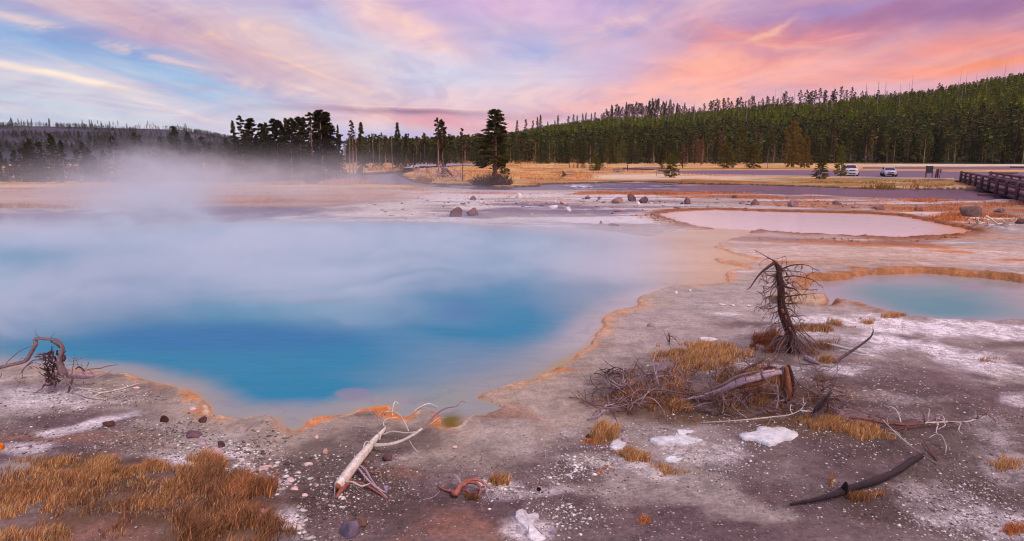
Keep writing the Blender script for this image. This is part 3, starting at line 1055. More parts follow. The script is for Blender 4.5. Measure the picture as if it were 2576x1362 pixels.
def pink_col(x, y, px, py, d):
    n = fbm(x, y, 3, 3, 111)
    c = np.tile(alb((188, 166, 184)), (len(x), 1))
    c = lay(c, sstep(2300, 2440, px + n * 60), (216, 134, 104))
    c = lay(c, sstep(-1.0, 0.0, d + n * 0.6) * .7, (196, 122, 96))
    return c


def blue_col(x, y, px, py, d):
    n = fbm(x, y, 2, 4, 121)
    c = np.tile(alb((136, 122, 134)), (len(x), 1))
    c = lay(c, sstep(-0.2, -2.5, d + n), (84, 122, 130))
    c = lay(c, blobw(2360, 770, 170, 36, 6, px, py) * 1.2 * sstep(0, -1.0, d), (24, 112, 126))
    c = lay(c, blobw(2240, 740, 80, 24, 10, px, py) * .8 * sstep(0, -1.0, d), (40, 114, 126))
    c = lay(c, sstep(1, .6, np.hypot((px - 2450) / 45, (py - 724) / 9) + n) * .7, (118, 104, 128))
    return c


def river_col(x, y, px, py, d):
    n = fbm(x * 0.2, y, 0.9, 4, 131)
    c = np.tile(alb((74, 54, 78)), (len(x), 1))
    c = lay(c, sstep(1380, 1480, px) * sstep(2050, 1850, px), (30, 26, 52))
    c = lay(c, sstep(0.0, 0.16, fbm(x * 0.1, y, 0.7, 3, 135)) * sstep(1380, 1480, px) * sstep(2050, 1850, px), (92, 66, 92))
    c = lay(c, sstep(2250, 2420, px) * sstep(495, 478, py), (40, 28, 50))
    foam = sstep(0.14, 0.26, n) * sstep(1420, 1460, px) * sstep(1800, 1700, px)
    c = lay(c, foam * 0.8, (210, 205, 220))
    c = lay(c, sstep(.1, .2, fbm(x, y * .3, .5, 3, 5)) * blobw(1465, 470, 34, 4, 4, px, py) * 1.6, (220, 215, 228))
    c = lay(c, sstep(0.4, 0.6, fbm(x * .2, y, 0.5, 3, 133) + .35) * blobw(1560, 480, 120, 2.5, 2, px, py), (220, 215, 228))
    return c


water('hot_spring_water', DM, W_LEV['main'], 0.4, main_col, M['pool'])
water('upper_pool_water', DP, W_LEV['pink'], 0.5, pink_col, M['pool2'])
water('side_pool_water', DB, W_LEV['blue'], 0.35, blue_col, M['pool2'])
water('river_water', DR, W_LEV['river'], 1.2, river_col, M['river'])
water('backwater', DK, 0.62 * 0 + float(terrain(*[np.array([v]) for v in GP(1180, 421)[:2]])[0]) + 0.12, 0.6, lambda x, y, px, py, d: np.tile(alb((150, 130, 160)), (len(x), 1)), M['river'])

# ------------------------------------------------------------------ trees
def tuft_tris(P, D, size, rng, n=3, spread=0.8, colr=(60, 62, 40), var=0.35):
    """P: centres (k,3), D: directions; n slim triangles per tuft"""
    k = len(P)
    P = np.repeat(P, n, 0)
    D = np.repeat(D, n, 0) + rng.normal(0, spread, (k * n, 3)) * 0.7
    D /= np.linalg.norm(D, axis=1)[:, None] + 1e-9
    S = np.repeat(np.broadcast_to(size, (k,)), n) * rng.uniform(0.7, 1.35, k * n)
    side = np.cross(D, rng.normal(0, 1, (k * n, 3)))
    side /= np.linalg.norm(side, axis=1)[:, None] + 1e-9
    a = P - side * S[:, None] * 0.38 - D * S[:, None] * 0.35
    b = P + side * S[:, None] * 0.38 - D * S[:, None] * 0.3
    c = P + D * S[:, None] * 0.9
    V_ = np.stack([a, b, c], 1).reshape(-1, 3)
    F_ = np.arange(len(V_)).reshape(-1, 3)
    base = alb_t(colr)
    br = np.repeat(1 + rng.uniform(-var, var, k), n)
    C_ = base[None] * br[:, None]
    br2 = np.repeat(rng.uniform(0, 1, k), n)[:, None]
    C_ = np.where(br2 > 0.86, C_ * np.array([1.5, 1.0, 0.8]), C_)
    return V_, F_, np.repeat(C_, 3, 0)


def alb_t(c):
    return np.minimum(lin(c) * 1.15, 0.8)


KINDS = {
    # (t of lowest branch, width/height, profile power, branches, tufts per branch, size, droop, colour, clumping)
    'spruce': (0.05, 0.165, 0.85, 120, 12, 0.022, -0.25, (70, 76, 44), 0.35),
    'fir': (0.02, 0.22, 0.9, 100, 12, 0.027, -0.12, (68, 80, 44), 0.3),
    'pine': (0.24, 0.17, 0.62, 64, 19, 0.023, -0.05, (74, 76, 44), 0.55),
    'lodgepole': (0.48, 0.10, 0.5, 32, 18, 0.021, -0.1, (72, 70, 46), 0.6),
    'round': (0.06, 0.40, 0.5, 110, 24, 0.027, 0.05, (98, 100, 50), 0.4),
    'dying': (0.10, 0.16, 0.6, 90, 8, 0.022, -0.1, (112, 84, 64), 0.5),
    'young': (0.03, 0.17, 0.9, 50, 10, 0.034, -0.05, (90, 98, 42), 0.2),
}


def tree_parts(kind, seed, dens=1.0):
    rng = np.random.RandomState(seed)
    t0, wid, pw, nb, nt, sz, droop, colr, clump = KINDS[kind]
    nb = int(nb * dens)
    ts, azs = [], []
    P, D = [], []
    lobes = [(rng.uniform(0, 6.28), rng.uniform(t0, 1), rng.uniform(0.7, 1.25)) for _ in range(7)]
    for i in range(nb):
        t = t0 + (1 - t0) * ((i + rng.rand()) / nb) ** 0.95
        a = rng.uniform(0, 2 * math.pi)
        prof = (1 - t) ** pw if kind in ('spruce', 'fir', 'young') else (max(1 - ((t - t0) / (1 - t0)), 0) ** pw) * min(1, 0.5 + (t - t0) / (1 - t0) * 3.5)
        L = wid * prof * rng.uniform(1 - clump, 1.12) + 0.012
        for (la, lt, lk) in lobes:
            L *= 1 + (lk - 1) * math.exp(-((t - lt) / 0.1) ** 2) * (0.5 + 0.5 * math.cos(a - la))
        d = np.array([math.cos(a), math.sin(a), droop + rng.uniform(-0.1, 0.15) + (t - 0.6) * 0.5])
        fr = np.sqrt(rng.uniform(0.05, 1.0, nt))
        p = np.array([0, 0, t]) + d[None] * (fr[:, None] * L)
        p[:, 2] += droop * 0.15 * fr * fr * L
        p += rng.normal(0, sz * 0.28, p.shape)
        P.append(p)
        D.append(np.tile(d * 0.8 + np.array([0, 0, 0.15]), (nt, 1)))
    P, D = np.concatenate(P), np.concatenate(D)
    top = np.array([[0, 0, 0.97], [0, 0, 0.985], [0, 0, 0.94]])
    P = np.concatenate([P, top])
    D = np.concatenate([D, np.tile([0, 0, 1.0], (3, 1))])
    V_, F_, C_ = tuft_tris(P, D, sz, rng, 3, 0.8, colr)
    mb = MB()
    bk = (150, 118, 108) if kind in ('lodgepole', 'pine') else (92, 74, 66)
    lean = rng.uniform(-0.015, 0.015)
    mb.tube([(0, 0, -0.03), (lean, 0, 0.4), (0, 0, 0.97)], [0.016, 0.011, 0.003], 6, alb_t(bk), sub=2)
    for i in range(14 if kind != 'spruce' else 6):
        t = rng.uniform(max(t0 - 0.3, 0.08), t0 + 0.25)
        a = rng.uniform(0, 6.28)
        L = rng.uniform(0.03, 0.08)
        mb.tube([(0, 0, t), (math.cos(a) * L, math.sin(a) * L, t - 0.01)], [0.003, 0.0012], 3, alb_t((120, 96, 92)))
    return V_, F_, C_, mb


def make_tree(kind, seed, name=None, dens=1.0, tint=(1, 1, 1)):
    V_, F_, C_, mb = tree_parts(kind, seed, dens)
    r = thing(name or (kind if kind in () else 'conifer_tree'), 'conifer', 'tree')
    mb.build('trunk', M['bark'], r)
    mk('crown', V_, F_, M['needles'], r, C_ * np.array(tint))
    return r


def make_snag(seed, lean=0.0):
    rng = np.random.RandomState(seed)
    r = thing('dead_tree', 'dead tree', 'dead tree')
    mb = MB()
    g = alb_t((158, 136, 138))
    mb.tube([(0, 0, -0.03), (lean * 0.5, 0, 0.5), (lean, 0, 1)], [0.012, 0.008, 0.002], 5, g, sub=2)
    m2_ = mb
    for i in range(22):
        t = rng.uniform(0.25, 0.95)
        a = rng.uniform(0, 6.28)
        L = rng.uniform(0.02, 0.09) * (1.15 - t)
        m2_.tube([(lean * t, 0, t), (lean * t + math.cos(a) * L, math.sin(a) * L, t + rng.uniform(-0.02, 0.02))], [0.003, 0.001], 3, g * 0.8)
    m2_.build('trunk', M['bark'], r)
    return r


PROTO = {}
for kd, n in (('spruce', 4), ('fir', 3), ('pine', 4), ('lodgepole', 4), ('round', 3), ('dying', 2), ('young', 2)):
    PROTO[kd] = [('k', kd, s) for s in range(n)]
_cache = {}
NAMES = {'spruce': 'spruce_tree', 'fir': 'fir_tree', 'pine': 'pine_tree', 'lodgepole': 'lodgepole_pine', 'round': 'pine_tree', 'dying': 'dying_conifer', 'young': 'young_conifer'}


def put_tree(kind, loc, h, w=1.0, label='', group=None, var=None, rng=RS, tint=(1, 1, 1), dens=1.0):
    """first use builds the tree, later uses copy it"""
    var = rng.randint(len(PROTO[kind])) if kind != 'snag' and var is None else var
    key = (kind, var, tint, dens)
    if kind == 'snag':
        key = ('snag', rng.randint(4))
    rz = rng.uniform(0, 6.28)
    if key not in _cache:
        r = make_snag(300 + key[1], [0, 0.04, -0.08, 0.02][key[1]]) if kind == 'snag' else make_tree(kind, 100 + var * 7 + len(kind), NAMES[kind], dens, tint)
        _cache[key] = r
        r.location = tuple(map(float, loc))
        r.rotation_euler = (0, 0, rz)
        r.scale = (h * w, h * w, h)
        r['label'] = label
        if group:
            r['group'] = group
        return r
    r = _cache[key]
    return copy_thing(r, loc, rz, (h * w, h * w, h), label, group)


def flat_tree(dx, dbase, dtop, kind, w=1.0, label='', group=None, var=None, tint=(1, 1, 1), dens=1.0):
    p = gt(dx, dbase)
    top = VP(dx, dtop, p[1])
    return put_tree(kind, (p[0], p[1], p[2] - 0.05), top[2] - p[2], w, label, group, var, tint=tint, dens=dens)


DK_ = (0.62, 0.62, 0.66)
HERO = [
    (1246, 459, 277, 'pine', 2.1, 'tallest broad dark pine standing alone on the river bank', 0),
    (1258, 458, 336, 'round', 0.62, 'bushy dark conifer crowding the trunk of the tallest lone pine', 1),
    (1103, 447, 297, 'lodgepole', 1.0, 'tall lodgepole pine with a long bare pale trunk beside the root wad', 0),
    (1114, 446, 303, 'pine', 1.0, 'dark pine with red trunk close behind the bare pale one on the island', 1),
    (1118, 447, 395, 'fir', 1.2, 'short bushy green conifer leaning over the root wad on the island', 0),
    (1164, 455, 323, 'lodgepole', 0.75, 'thin sparse pine between the root wad and the broad pine', 1),
    (889, 446, 304, 'lodgepole', 0.95, 'tall lodgepole pine left of the river bend, with tuft shaped top', 2),
    (912, 443, 308, 'spruce', 0.9, 'narrow tall spruce second in the row by the river bend', 0),
    (854, 448, 315, 'spruce', 0.55, 'slim columnar conifer at the right end of the steaming grove', 1),
    (1002, 427, 309, 'spruce', 0.85, 'tall dark spruce right of the white bare pole by the river', 2),
    (1023, 427, 337, 'spruce', 0.9, 'shorter spruce touching the tall dark one by the river', 3),
    (945, 424, 375, 'fir', 1.0, 'small rounded green fir on the far side of the river bend', 1),
    (962, 426, 385, 'fir', 0.8, 'smallest green fir at the water on the river bend', 2),
    (1012, 428, 385, 'fir', 0.95, 'low dark fir at the foot of the tall spruce by the river', 2),
    (1040, 431, 362, 'pine', 1.2, 'dark leaning pine over the river where it narrows', 2),
    (988, 430, 332, 'snag', 1.0, 'bare white pole of a dead tree by the river bend', None),
    (880, 444, 325, 'snag', 1.1, 'leaning dead trunk left of the tuft topped pine', None),
    (898, 441, 318, 'snag', 0.9, 'dead trunk with stub branches between two tall pines', None),
    (940, 424, 338, 'snag', 1.0, 'dead trunk leaning left behind the small green firs', None),
    (956, 424, 344, 'snag', 0.8, 'thin dead trunk right of the leaning one behind the firs', None),
    (870, 443, 345, 'snag', 0.9, 'bare dead trunk at the edge of the steam', None),
    (1484, 429, 354, 'lodgepole', 1.2, 'reddish pine with bare trunk at the meadow edge', 3),
    (1509, 428, 369, 'fir', 1.3, 'full green bushy fir at the meadow edge', 0),
    (1497, 430, 392, 'round', 1.2, 'low spreading conifer under the reddish pine', 0),
    (1467, 424, 389, 'fir', 0.9, 'small pale green fir left of the reddish pine', 1),
    (1432, 422, 405, 'young', 1.0, 'tiny young conifer alone in the golden meadow', 0),
    (1453, 423, 399, 'young', 1.0, 'young conifer second in the golden meadow', 1),
    (1443, 422, 411, 'young', 1.2, 'knee high sapling between the two young conifers', 0),
    (1529, 420, 364, 'lodgepole', 0.7, 'slender pine with bare trunk behind the bushy fir', 0),
    (1354, 411, 344, 'lodgepole', 0.8, 'pale trunked pine at the forest edge behind the meadow', 1),
    (1664, 427, 373, 'spruce', 1.2, 'narrow pointed green fir at the lot edge', 1),
    (1689, 447, 386, 'round', 1.0, 'round topped pine on the bare bank before the asphalt', 1),
    (1717, 424, 358, 'dying', 1.2, 'reddish brown dying conifer behind the asphalt lot', 0),
    (1763, 417, 350, 'dying', 1.1, 'half bare brown conifer behind the road', 1),
    (1827, 424, 358, 'round', 1.05, 'broad grey green pine reaching the ground beyond the lot', 2),
    (1894, 424, 361, 'round', 1.1, 'dense green rounded pine second beyond the lot', 0),
    (1930, 424, 372, 'snag', 1.3, 'leafless grey sapling beside the dense rounded pine', None),
    (1990, 421, 306, 'round', 0.68, 'largest rusty brown crowned pine beyond the lot', 1),
    (2024, 423, 343, 'round', 0.75, 'green pine touching the largest rusty one', 2),
    (2062, 451, 397, 'round', 1.15, 'small wide pine on the bank left of the white cars', 0),
    (2114, 446, 368, 'round', 0.6, 'double trunked pine beside the larger white car', 2),
    (2385, 409, 374, 'snag', 1.6, 'dead reddish branched tree at the forest edge behind the bridge', None),
    (2176, 402, 390, 'young', 1.4, 'little fir by the far road', 1),
]
for h in HERO:
    kw = {}
    if h[3] == 'round':
        kw['tint'] = (1.25, 1.2, 1.0)
    if 'rusty' in h[5]:
        kw['tint'] = (1.35, 0.95, 0.85)
    o = flat_tree(h[0], h[1], h[2], h[3], h[4], h[5], None, h[6], dens=1.6 if h[3] in ('round', 'pine') else 1.0, **kw)
    o['category'] = 'dead tree' if h[3] == 'snag' else 'tree'

# grove at the left, dark against the sky
GROVE = [(594, 304, 'spruce', .6), (614, 292, 'lodgepole', 1), (639, 300, 'pine', 1.3), (664, 312, 'pine', .9), (676, 309, 'spruce', .9), (696, 300, 'pine', 1), (709, 305, 'pine', 1.3),
         (726, 298, 'spruce', .7), (741, 299, 'pine', 1.2), (759, 295, 'pine', 1.2), (769, 295, 'spruce', .9), (788, 284, 'lodgepole', 1.2), (811, 278, 'pine', 1.2), (827, 283, 'pine', 1.4), (818, 300, 'spruce', 1.2)]
for i, (x, tp, kd, wd) in enumerate(GROVE):
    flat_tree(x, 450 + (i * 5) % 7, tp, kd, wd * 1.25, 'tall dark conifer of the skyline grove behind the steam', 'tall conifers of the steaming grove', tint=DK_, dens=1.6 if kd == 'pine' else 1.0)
rg = np.random.RandomState(5)
for i in range(44):
    x = 575 + 285 * (i + rg.rand()) / 44
    flat_tree(x, 453 + rg.uniform(-2, 6), rg.uniform(330, 415), rg.choice(['spruce', 'fir', 'pine', 'spruce']), rg.uniform(1.1, 1.7),
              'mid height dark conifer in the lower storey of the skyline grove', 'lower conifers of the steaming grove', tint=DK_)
LEFT = [(85, 349), (107, 357), (137, 337), (162, 354), (215, 357), (291, 342), (266, 378), (347, 334), (360, 340), (387, 357), (447, 319), (480, 332), (412, 344), (515, 344), (532, 359),
        (7, 379), (42, 377), (62, 372), (112, 387), (150, 404), (75, 360), (440, 345), (485, 348), (545, 372), (560, 365), (200, 375), (228, 372), (245, 396), (330, 372), (500, 370)]
for i, (x, tp) in enumerate(LEFT):
    flat_tree(x, 455 + rg.uniform(-2, 5), tp, ['spruce', 'pine', 'fir', 'spruce'][i % 4], 1.35 if tp < 360 else 1.7,
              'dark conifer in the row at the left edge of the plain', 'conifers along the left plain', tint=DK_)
for i in range(60):
    x = -80 + 680 * (i + rg.rand()) / 60
    flat_tree(x, 456 + rg.uniform(-3, 4), rg.uniform(385, 430), rg.choice(['fir', 'spruce', 'pine']), rg.uniform(1.2, 1.7),
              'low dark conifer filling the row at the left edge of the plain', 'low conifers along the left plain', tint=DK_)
# far bank trees in the centre (behind the river)
for i in range(34):
    x = 862 + 240 * (i + rg.rand()) / 34
    flat_tree(x, rg.uniform(411, 417), rg.uniform(352, 385), rg.choice(['spruce', 'fir', 'pine', 'lodgepole']), rg.uniform(0.9, 1.4),
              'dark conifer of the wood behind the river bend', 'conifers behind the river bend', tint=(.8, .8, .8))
# front rows of the forest on the right
for i in range(100):
    x = 1085 + 1560 * (i + rg.rand()) / 100
    base = np.interp(x, [1085, 1450, 1700, 2000, 2050, 2600], [412, 412, 413, 411, 408, 407.5])
    tp = np.interp(x, [1085, 1200, 1300, 1500, 1800, 2100, 2600], [372, 368, 362, 352, 345, 340, 330]) + rg.uniform(-18, 22)
    kd = rg.choice(['spruce', 'fir', 'pine', 'fir', 'lodgepole', 'round', 'dying'], p=[.28, .2, .18, .12, .08, .09, .05])
    flat_tree(x, base - 0.2 + rg.uniform(0, .8), tp, kd, rg.uniform(0.95, 1.5) if kd != 'round' else .9, 'conifer in the front rank of the forest at the foot of the right hand hill', 'front rank of the hill forest')


# ------------------------------------------------------------------ the forest: one mass
def az_of(dx, dy=300):
    d = ray(dx, dy)
    return math.atan2(d[0], d[1])


protoL = {}
for kd in ('spruce', 'fir', 'pine', 'lodgepole', 'young'):
    for s in range(2):
        rng = np.random.RandomState(900 + s)
        t0, wid, pw, nb, nt, sz, droop, colr, clump = KINDS[kd]
        k = 44
        ts = t0 + (1 - t0) * (np.arange(k) + rng.rand(k)) / k
        prof = (1 - ts) ** (pw * 0.9)
        a = rng.uniform(0, 6.28, k)
        L = wid * prof * rng.uniform(0.5, 1.0, k)
        P = np.stack([np.cos(a) * L, np.sin(a) * L, ts], 1)
        D = np.stack([np.cos(a), np.sin(a), np.full(k, 0.25)], 1)
        P = np.concatenate([P, [[0, 0, .93]]])
        D = np.concatenate([D, [[0, 0, 1.0]]])
        V_, F_, C_ = tuft_tris(P, D, sz * 2.7, rng, 2, 0.6, colr, 0.3)
        # slim trunk
        tv = []
        for zz_ in (0, 0.95):
            for q in range(3):
                rr = 0.012 if zz_ == 0 else 0.002
                tv.append((rr * math.cos(q * 2.09), rr * math.sin(q * 2.09), zz_))
        tf = np.array([(q, (q + 1) % 3, 3 + (q + 1) % 3) for q in range(3)] + [(q, 3 + (q + 1) % 3, 3 + q) for q in range(3)])
        V2 = np.concatenate([V_, tv])
        F2 = np.concatenate([F_, tf + len(V_)])
        C2 = np.concatenate([C_, np.tile(alb_t((140, 112, 104) if kd == 'lodgepole' else (90, 72, 66)), (6, 1))])
        protoL[(kd, s)] = (V2, F2, C2)


def forest(name, pts, label, mat=M['needles']):
    vs, fs, cs = [], [], []
    off = 0
    for (x, y, z, h, wd, kd, s, a, tint) in pts:
        V_, F_, C_ = protoL[(kd, s)]
        ca, sa_ = math.cos(a), math.sin(a)
        v = np.empty_like(V_)
        v[:, 0] = (V_[:, 0] * ca - V_[:, 1] * sa_) * h * wd + x
        v[:, 1] = (V_[:, 0] * sa_ + V_[:, 1] * ca) * h * wd + y
        v[:, 2] = V_[:, 2] * h + z
        vs.append(v)
        fs.append(F_ + off)
        cs.append(C_ * tint)
        off += len(V_)
    o = mk(name, np.concatenate(vs), np.concatenate(fs), mat, None, np.concatenate(cs))
    return tag(o, label, 'forest', None, 'stuff')


rf = np.random.RandomState(77)
N = 14500
A_ = rf.uniform(az_of(870), az_of(2900), N)
R_ = 242 + (690 - 242) * rf.uniform(0, 1, N) ** 0.85
x_, y_ = R_ * np.sin(A_), R_ * np.cos(A_)
z_ = terrain(x_, y_)
pts = []
eC = np.interp(A_, HRA, HRE)
nn = fbm(x_, y_, 60, 3, 201)
for i in range(N):
    r = R_[i]
    e = (z_[i] - CAMH) / r
    band = (e + 0.005) / max(eC[i] + 0.008, 0.01)          # 0 at the foot, 1 on the crest
    if r > 650 and A_[i] > 0.0 and r > 668:
        continue
    re = sstep(0.35, 0.6, np.array(band + nn[i] * 0.5))
    if rf.rand() < re:
        h, kd = rf.uniform(4.5, 7.5), rf.choice(['young', 'fir', 'young', 'spruce'])
        tint = np.array([1.5, 1.55, 0.55]) * rf.uniform(0.5, 1.2)
        if A_[i] < az_of(1290):
            tint = np.array([0.95, 0.9, 0.9]) * rf.uniform(.7, 1.1)
    else:
        h, kd = rf.uniform(5.5, 10.5), rf.choice(['spruce', 'fir', 'pine', 'spruce', 'lodgepole'])
        tint = np.array([1.0, 1.12, 0.75]) * rf.uniform(0.4, 1.3)
        if rf.rand() < 0.13:
            tint = np.array([1.5, 1.0, 0.9]) * rf.uniform(.6, 1.1)
    pts.append((x_[i], y_[i], z_[i] - 0.3, h, rf.uniform(1.0, 1.6), kd, rf.randint(2), rf.uniform(0, 6.28), tint))
forest('forest', pts, 'dense green conifer forest covering the right hand hillside')
# far left hill
N = 6000
A_ = rf.uniform(az_of(-250), az_of(820), N)
R_ = rf.uniform(520, 1120, N)
x_, y_ = R_ * np.sin(A_), R_ * np.cos(A_)
z_ = terrain(x_, y_)
ok = fbm(x_, y_, 60, 4, 95) < rf.uniform(-0.12, 0.12, N)
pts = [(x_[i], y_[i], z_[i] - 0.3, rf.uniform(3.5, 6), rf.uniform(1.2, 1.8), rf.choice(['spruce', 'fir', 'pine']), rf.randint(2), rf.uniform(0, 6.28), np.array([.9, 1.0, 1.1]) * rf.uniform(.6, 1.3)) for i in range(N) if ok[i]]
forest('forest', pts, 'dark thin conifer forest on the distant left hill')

# skyline trees and snags on the right hill
SKY = [(1301, 302, 'spruce'), (1323, 300, 'pine'), (1341, 303, 'pine'), (1352, 295, 'spruce'), (1360, 289, 'spruce'), (1404, 289, 'spruce'), (1396, 302, 'spruce'), (1443, 288, 'pine'), (1452, 290, 'spruce'),
       (1466, 285, 'spruce'), (1474, 283, 'spruce'), (1488, 285, 'spruce'), (1497, 282, 'pine'), (1378, 306, 'pine'), (1430, 292, 'lodgepole')]
for i in range(56):
    x = 1510 + 240 * (i + rf.rand()) / 56
    SKY.append((x, np.interp(x, [1510, 1600, 1655, 1750], [274, 256, 250, 266]) + rf.uniform(-5, 14), rf.choice(['lodgepole', 'pine', 'lodgepole', 'spruce'])))
for i in range(38):
    x = 1750 + 250 * (i + rf.rand()) / 38
    SKY.append((x, np.interp(x, [1750, 1850, 2000], [262, 250, 240]) + rf.uniform(-8, 16), rf.choice(['lodgepole', 'lodgepole', 'pine'])))
for x, tp in [(1977, 229), (2015, 226), (2031, 226), (2045, 228), (2052, 226), (2064, 221), (2078, 226), (2095, 229), (2101, 224), (2118, 217), (2130, 226), (2144, 219), (2152, 231), (2170, 228), (2179, 229),
              (2210, 226), (2232, 230), (2252, 228), (2363, 208), (2295, 222)]:
    SKY.append((x, tp, 'lodgepole'))
    if rf.rand() < 0.5:
        SKY.append((x + rf.uniform(-9, 9), tp + rf.uniform(3, 14), 'lodgepole'))


def crest_tree(x, tp, kd, label, group, wd=1.1, rr=None):
    a = az_of(x, tp)
    rc = 640 + 60 * math.sin(a * 9) - 12
    rr = rr or rc - rf.uniform(0, 55)
    px, py = rr * math.sin(a), rr * math.cos(a)
    z = float(terrain(np.array([px]), np.array([py]))[0])
    top = VP(x, tp, py)[2]
    h = max(top - z, 5)
    return put_tree(kd, (px, py, z - 0.3), h, wd, label, group, rng=rf, tint=(1, 1, 1))


for x, tp, kd in SKY:
    crest_tree(x, tp, kd, 'mature conifer standing up from the ridge against the pink sky', 'ridge line conifers', 1.5 if kd == 'lodgepole' else 1.0)
for i in range(70):
    x = 1560 + 1020 * (i + rf.rand()) / 70
    tp = np.interp(x, [1560, 1750, 1950, 2200, 2307, 2382, 2457, 2576], [266, 262, 236, 226, 222, 206, 190, 172]) + rf.uniform(-3, 18)
    crest_tree(x, tp, 'snag', 'bare dead tree on the right hand ridge against the sky', 'dead trees on the ridge', 0.75)['category'] = 'dead tree'
for i in range(46):
    x = 1520 + 1050 * rf.rand()
    a = az_of(x)
    rr = rf.uniform(420, 600)
    px, py = rr * math.sin(a), rr * math.cos(a)
    z = float(terrain(np.array([px]), np.array([py]))[0])
    put_tree('snag', (px, py, z), rf.uniform(13, 19), 0.8, 'bare dead tree standing in the green hillside forest', 'dead trees among the hillside forest', rng=rf)['category'] = 'dead tree'
for i in range(60):
    x = [30, 60, 70, 110, 160, 210, 225, 300, 350, 430][i % 10] * rf.uniform(.7, 1.3) if i < 40 else rf.uniform(0, 480)
    a = az_of(x)
    rr = 1095
    px, py = rr * math.sin(a), rr * math.cos(a)
    z = float(terrain(np.array([px]), np.array([py]))[0])
    put_tree(rf.choice(['snag', 'lodgepole', 'spruce']), (px, py, z), rf.uniform(5, 11), 1.0, 'tiny distant tree on the crest of the left hill', 'trees on the left hill crest', rng=rf)
for o in COL.objects:
    if o.type == 'EMPTY' and 'label' in o and o.get('category') in (None, 'tree', 'dead tree'):
        o['category'] = 'dead tree' if o.name.startswith('dead_tree') else 'tree'

# ------------------------------------------------------------------ traced wood
def D3(pts):
    """pts: (pixel column, pixel row, height over ground)"""
    P = GT([p[0] for p in pts], [p[1] for p in pts])
    offs = np.array([p[2] if len(p) > 2 else 0.0 for p in pts])
    return np.stack([GP(p[0], p[1], P[i, 2] + offs[i]) for i, p in enumerate(pts)])


def crop(x0, y0, k):
    return lambda pts: [((x0 + p[0] * k), (y0 + p[1] * k)) + tuple(p[2:]) for p in pts]


cF = crop(1426, 809.6, 0.2857)     # fallen tree
cB = crop(1840, 993.6, 0.2857)     # long branch, charred log
cW = crop(460, 966, 0.3215)        # pale driftwood
cL = crop(0, 828, 0.25)            # stump at the left
cT = crop(1840, 625.6, 0.2296)     # broken standing tree


def twig(mb, p0, d0, L, r, rng, c, depth=1, droop=0.0, curl=0.5, kids=3, seg=4):
    n = 6
    P = [np.array(p0, float)]
    d = np.array(d0, float)
    d /= np.linalg.norm(d) + 1e-9
    bend = rng.normal(0, curl, 3)
    for i in range(n):
        d = d + (bend * 0.22 + rng.normal(0, 0.13, 3)) + np.array([0, 0, droop * 0.2])
        d /= np.linalg.norm(d)
        P.append(P[-1] + d * L / n)
    mb.tube(P, np.linspace(r, r * 0.25, n + 1), seg, c)
    if depth > 0:
        for k in range(kids):
            j = rng.randint(1, n)
            dd = d + rng.normal(0, 0.9, 3)
            twig(mb, P[j], dd, L * rng.uniform(0.25, 0.5), r * 0.55, rng, c, depth - 1, droop, curl, kids - 1, 3)
    return P


GREYW = alb_t((114, 98, 100))
PALEW = alb_t((168, 148, 156))
WHITEW = alb_t((196, 192, 180))
DARKW = alb_t((70, 48, 46))
REDW = alb_t((124, 76, 64))
ORANGEW = alb_t((158, 104, 76))

# --- broken standing tree
base = gt(1998, 888)
yd = base[1]
tr = thing('dead_tree', 'broken dead sapling standing upright, dark trunk with drooping bare branches and snapped top', 'dead tree', (0, 0, 0))


def tp_(pts, off=0.0, rng=None):
    out = []
    for p in cT(pts):
        out.append(VP(p[0], p[1], yd + (p[2] if len(p) > 2 else 0) + off))
    return np.array(out)


rt = np.random.RandomState(3)
mb = MB()
trunk = tp_([(705, 1150), (680, 1080), (665, 1000), (648, 930), (625, 860), (598, 790), (566, 700), (548, 620), (545, 540), (545, 470), (537, 390), (526, 300), (517, 225), (500, 180), (478, 150)])
trunk[0][2] = base[2] - 0.1
mb.tube(trunk, 1.2 * np.array([68, 58, 52, 46, 43, 44, 40, 33, 31, 31, 30, 27, 22, 18, 12]) * 0.2296 / F * yd, 10, DARKW * 1.15, jit=0.16, sub=3)
for (a, b_, s_) in ((555, 680, 24), (635, 880, 20), (590, 750, 14), (668, 1030, 13)):
    p = tp_([(a, b_ - 16, -0.07), (a + 8, b_ + 22, -0.07)])
    mb.tube(p, s_ * 0.2296 / F * yd, 6, ORANGEW, jit=0.3, sub=2, flat=.6)
mb.build('trunk', M['wood'], tr)
mb = MB()
mb.tube(tp_([(482, 150), (420, 190, -.05), (340, 250, -.1), (270, 330, -.12), (210, 420, -.15), (165, 455, -.15)]), np.array([17, 15, 11, 8, 5, 2]) * 0.2296 / F * yd, 6, DARKW * 1.2, jit=.2, sub=3)
mb.tube(tp_([(470, 128), (492, 150), (515, 200), (520, 235)]), np.array([6, 14, 16, 12]) * 0.2296 / F * yd, 6, ORANGEW * 1.1, jit=.25)
mb.build('snapped_top', M['wood'], tr)
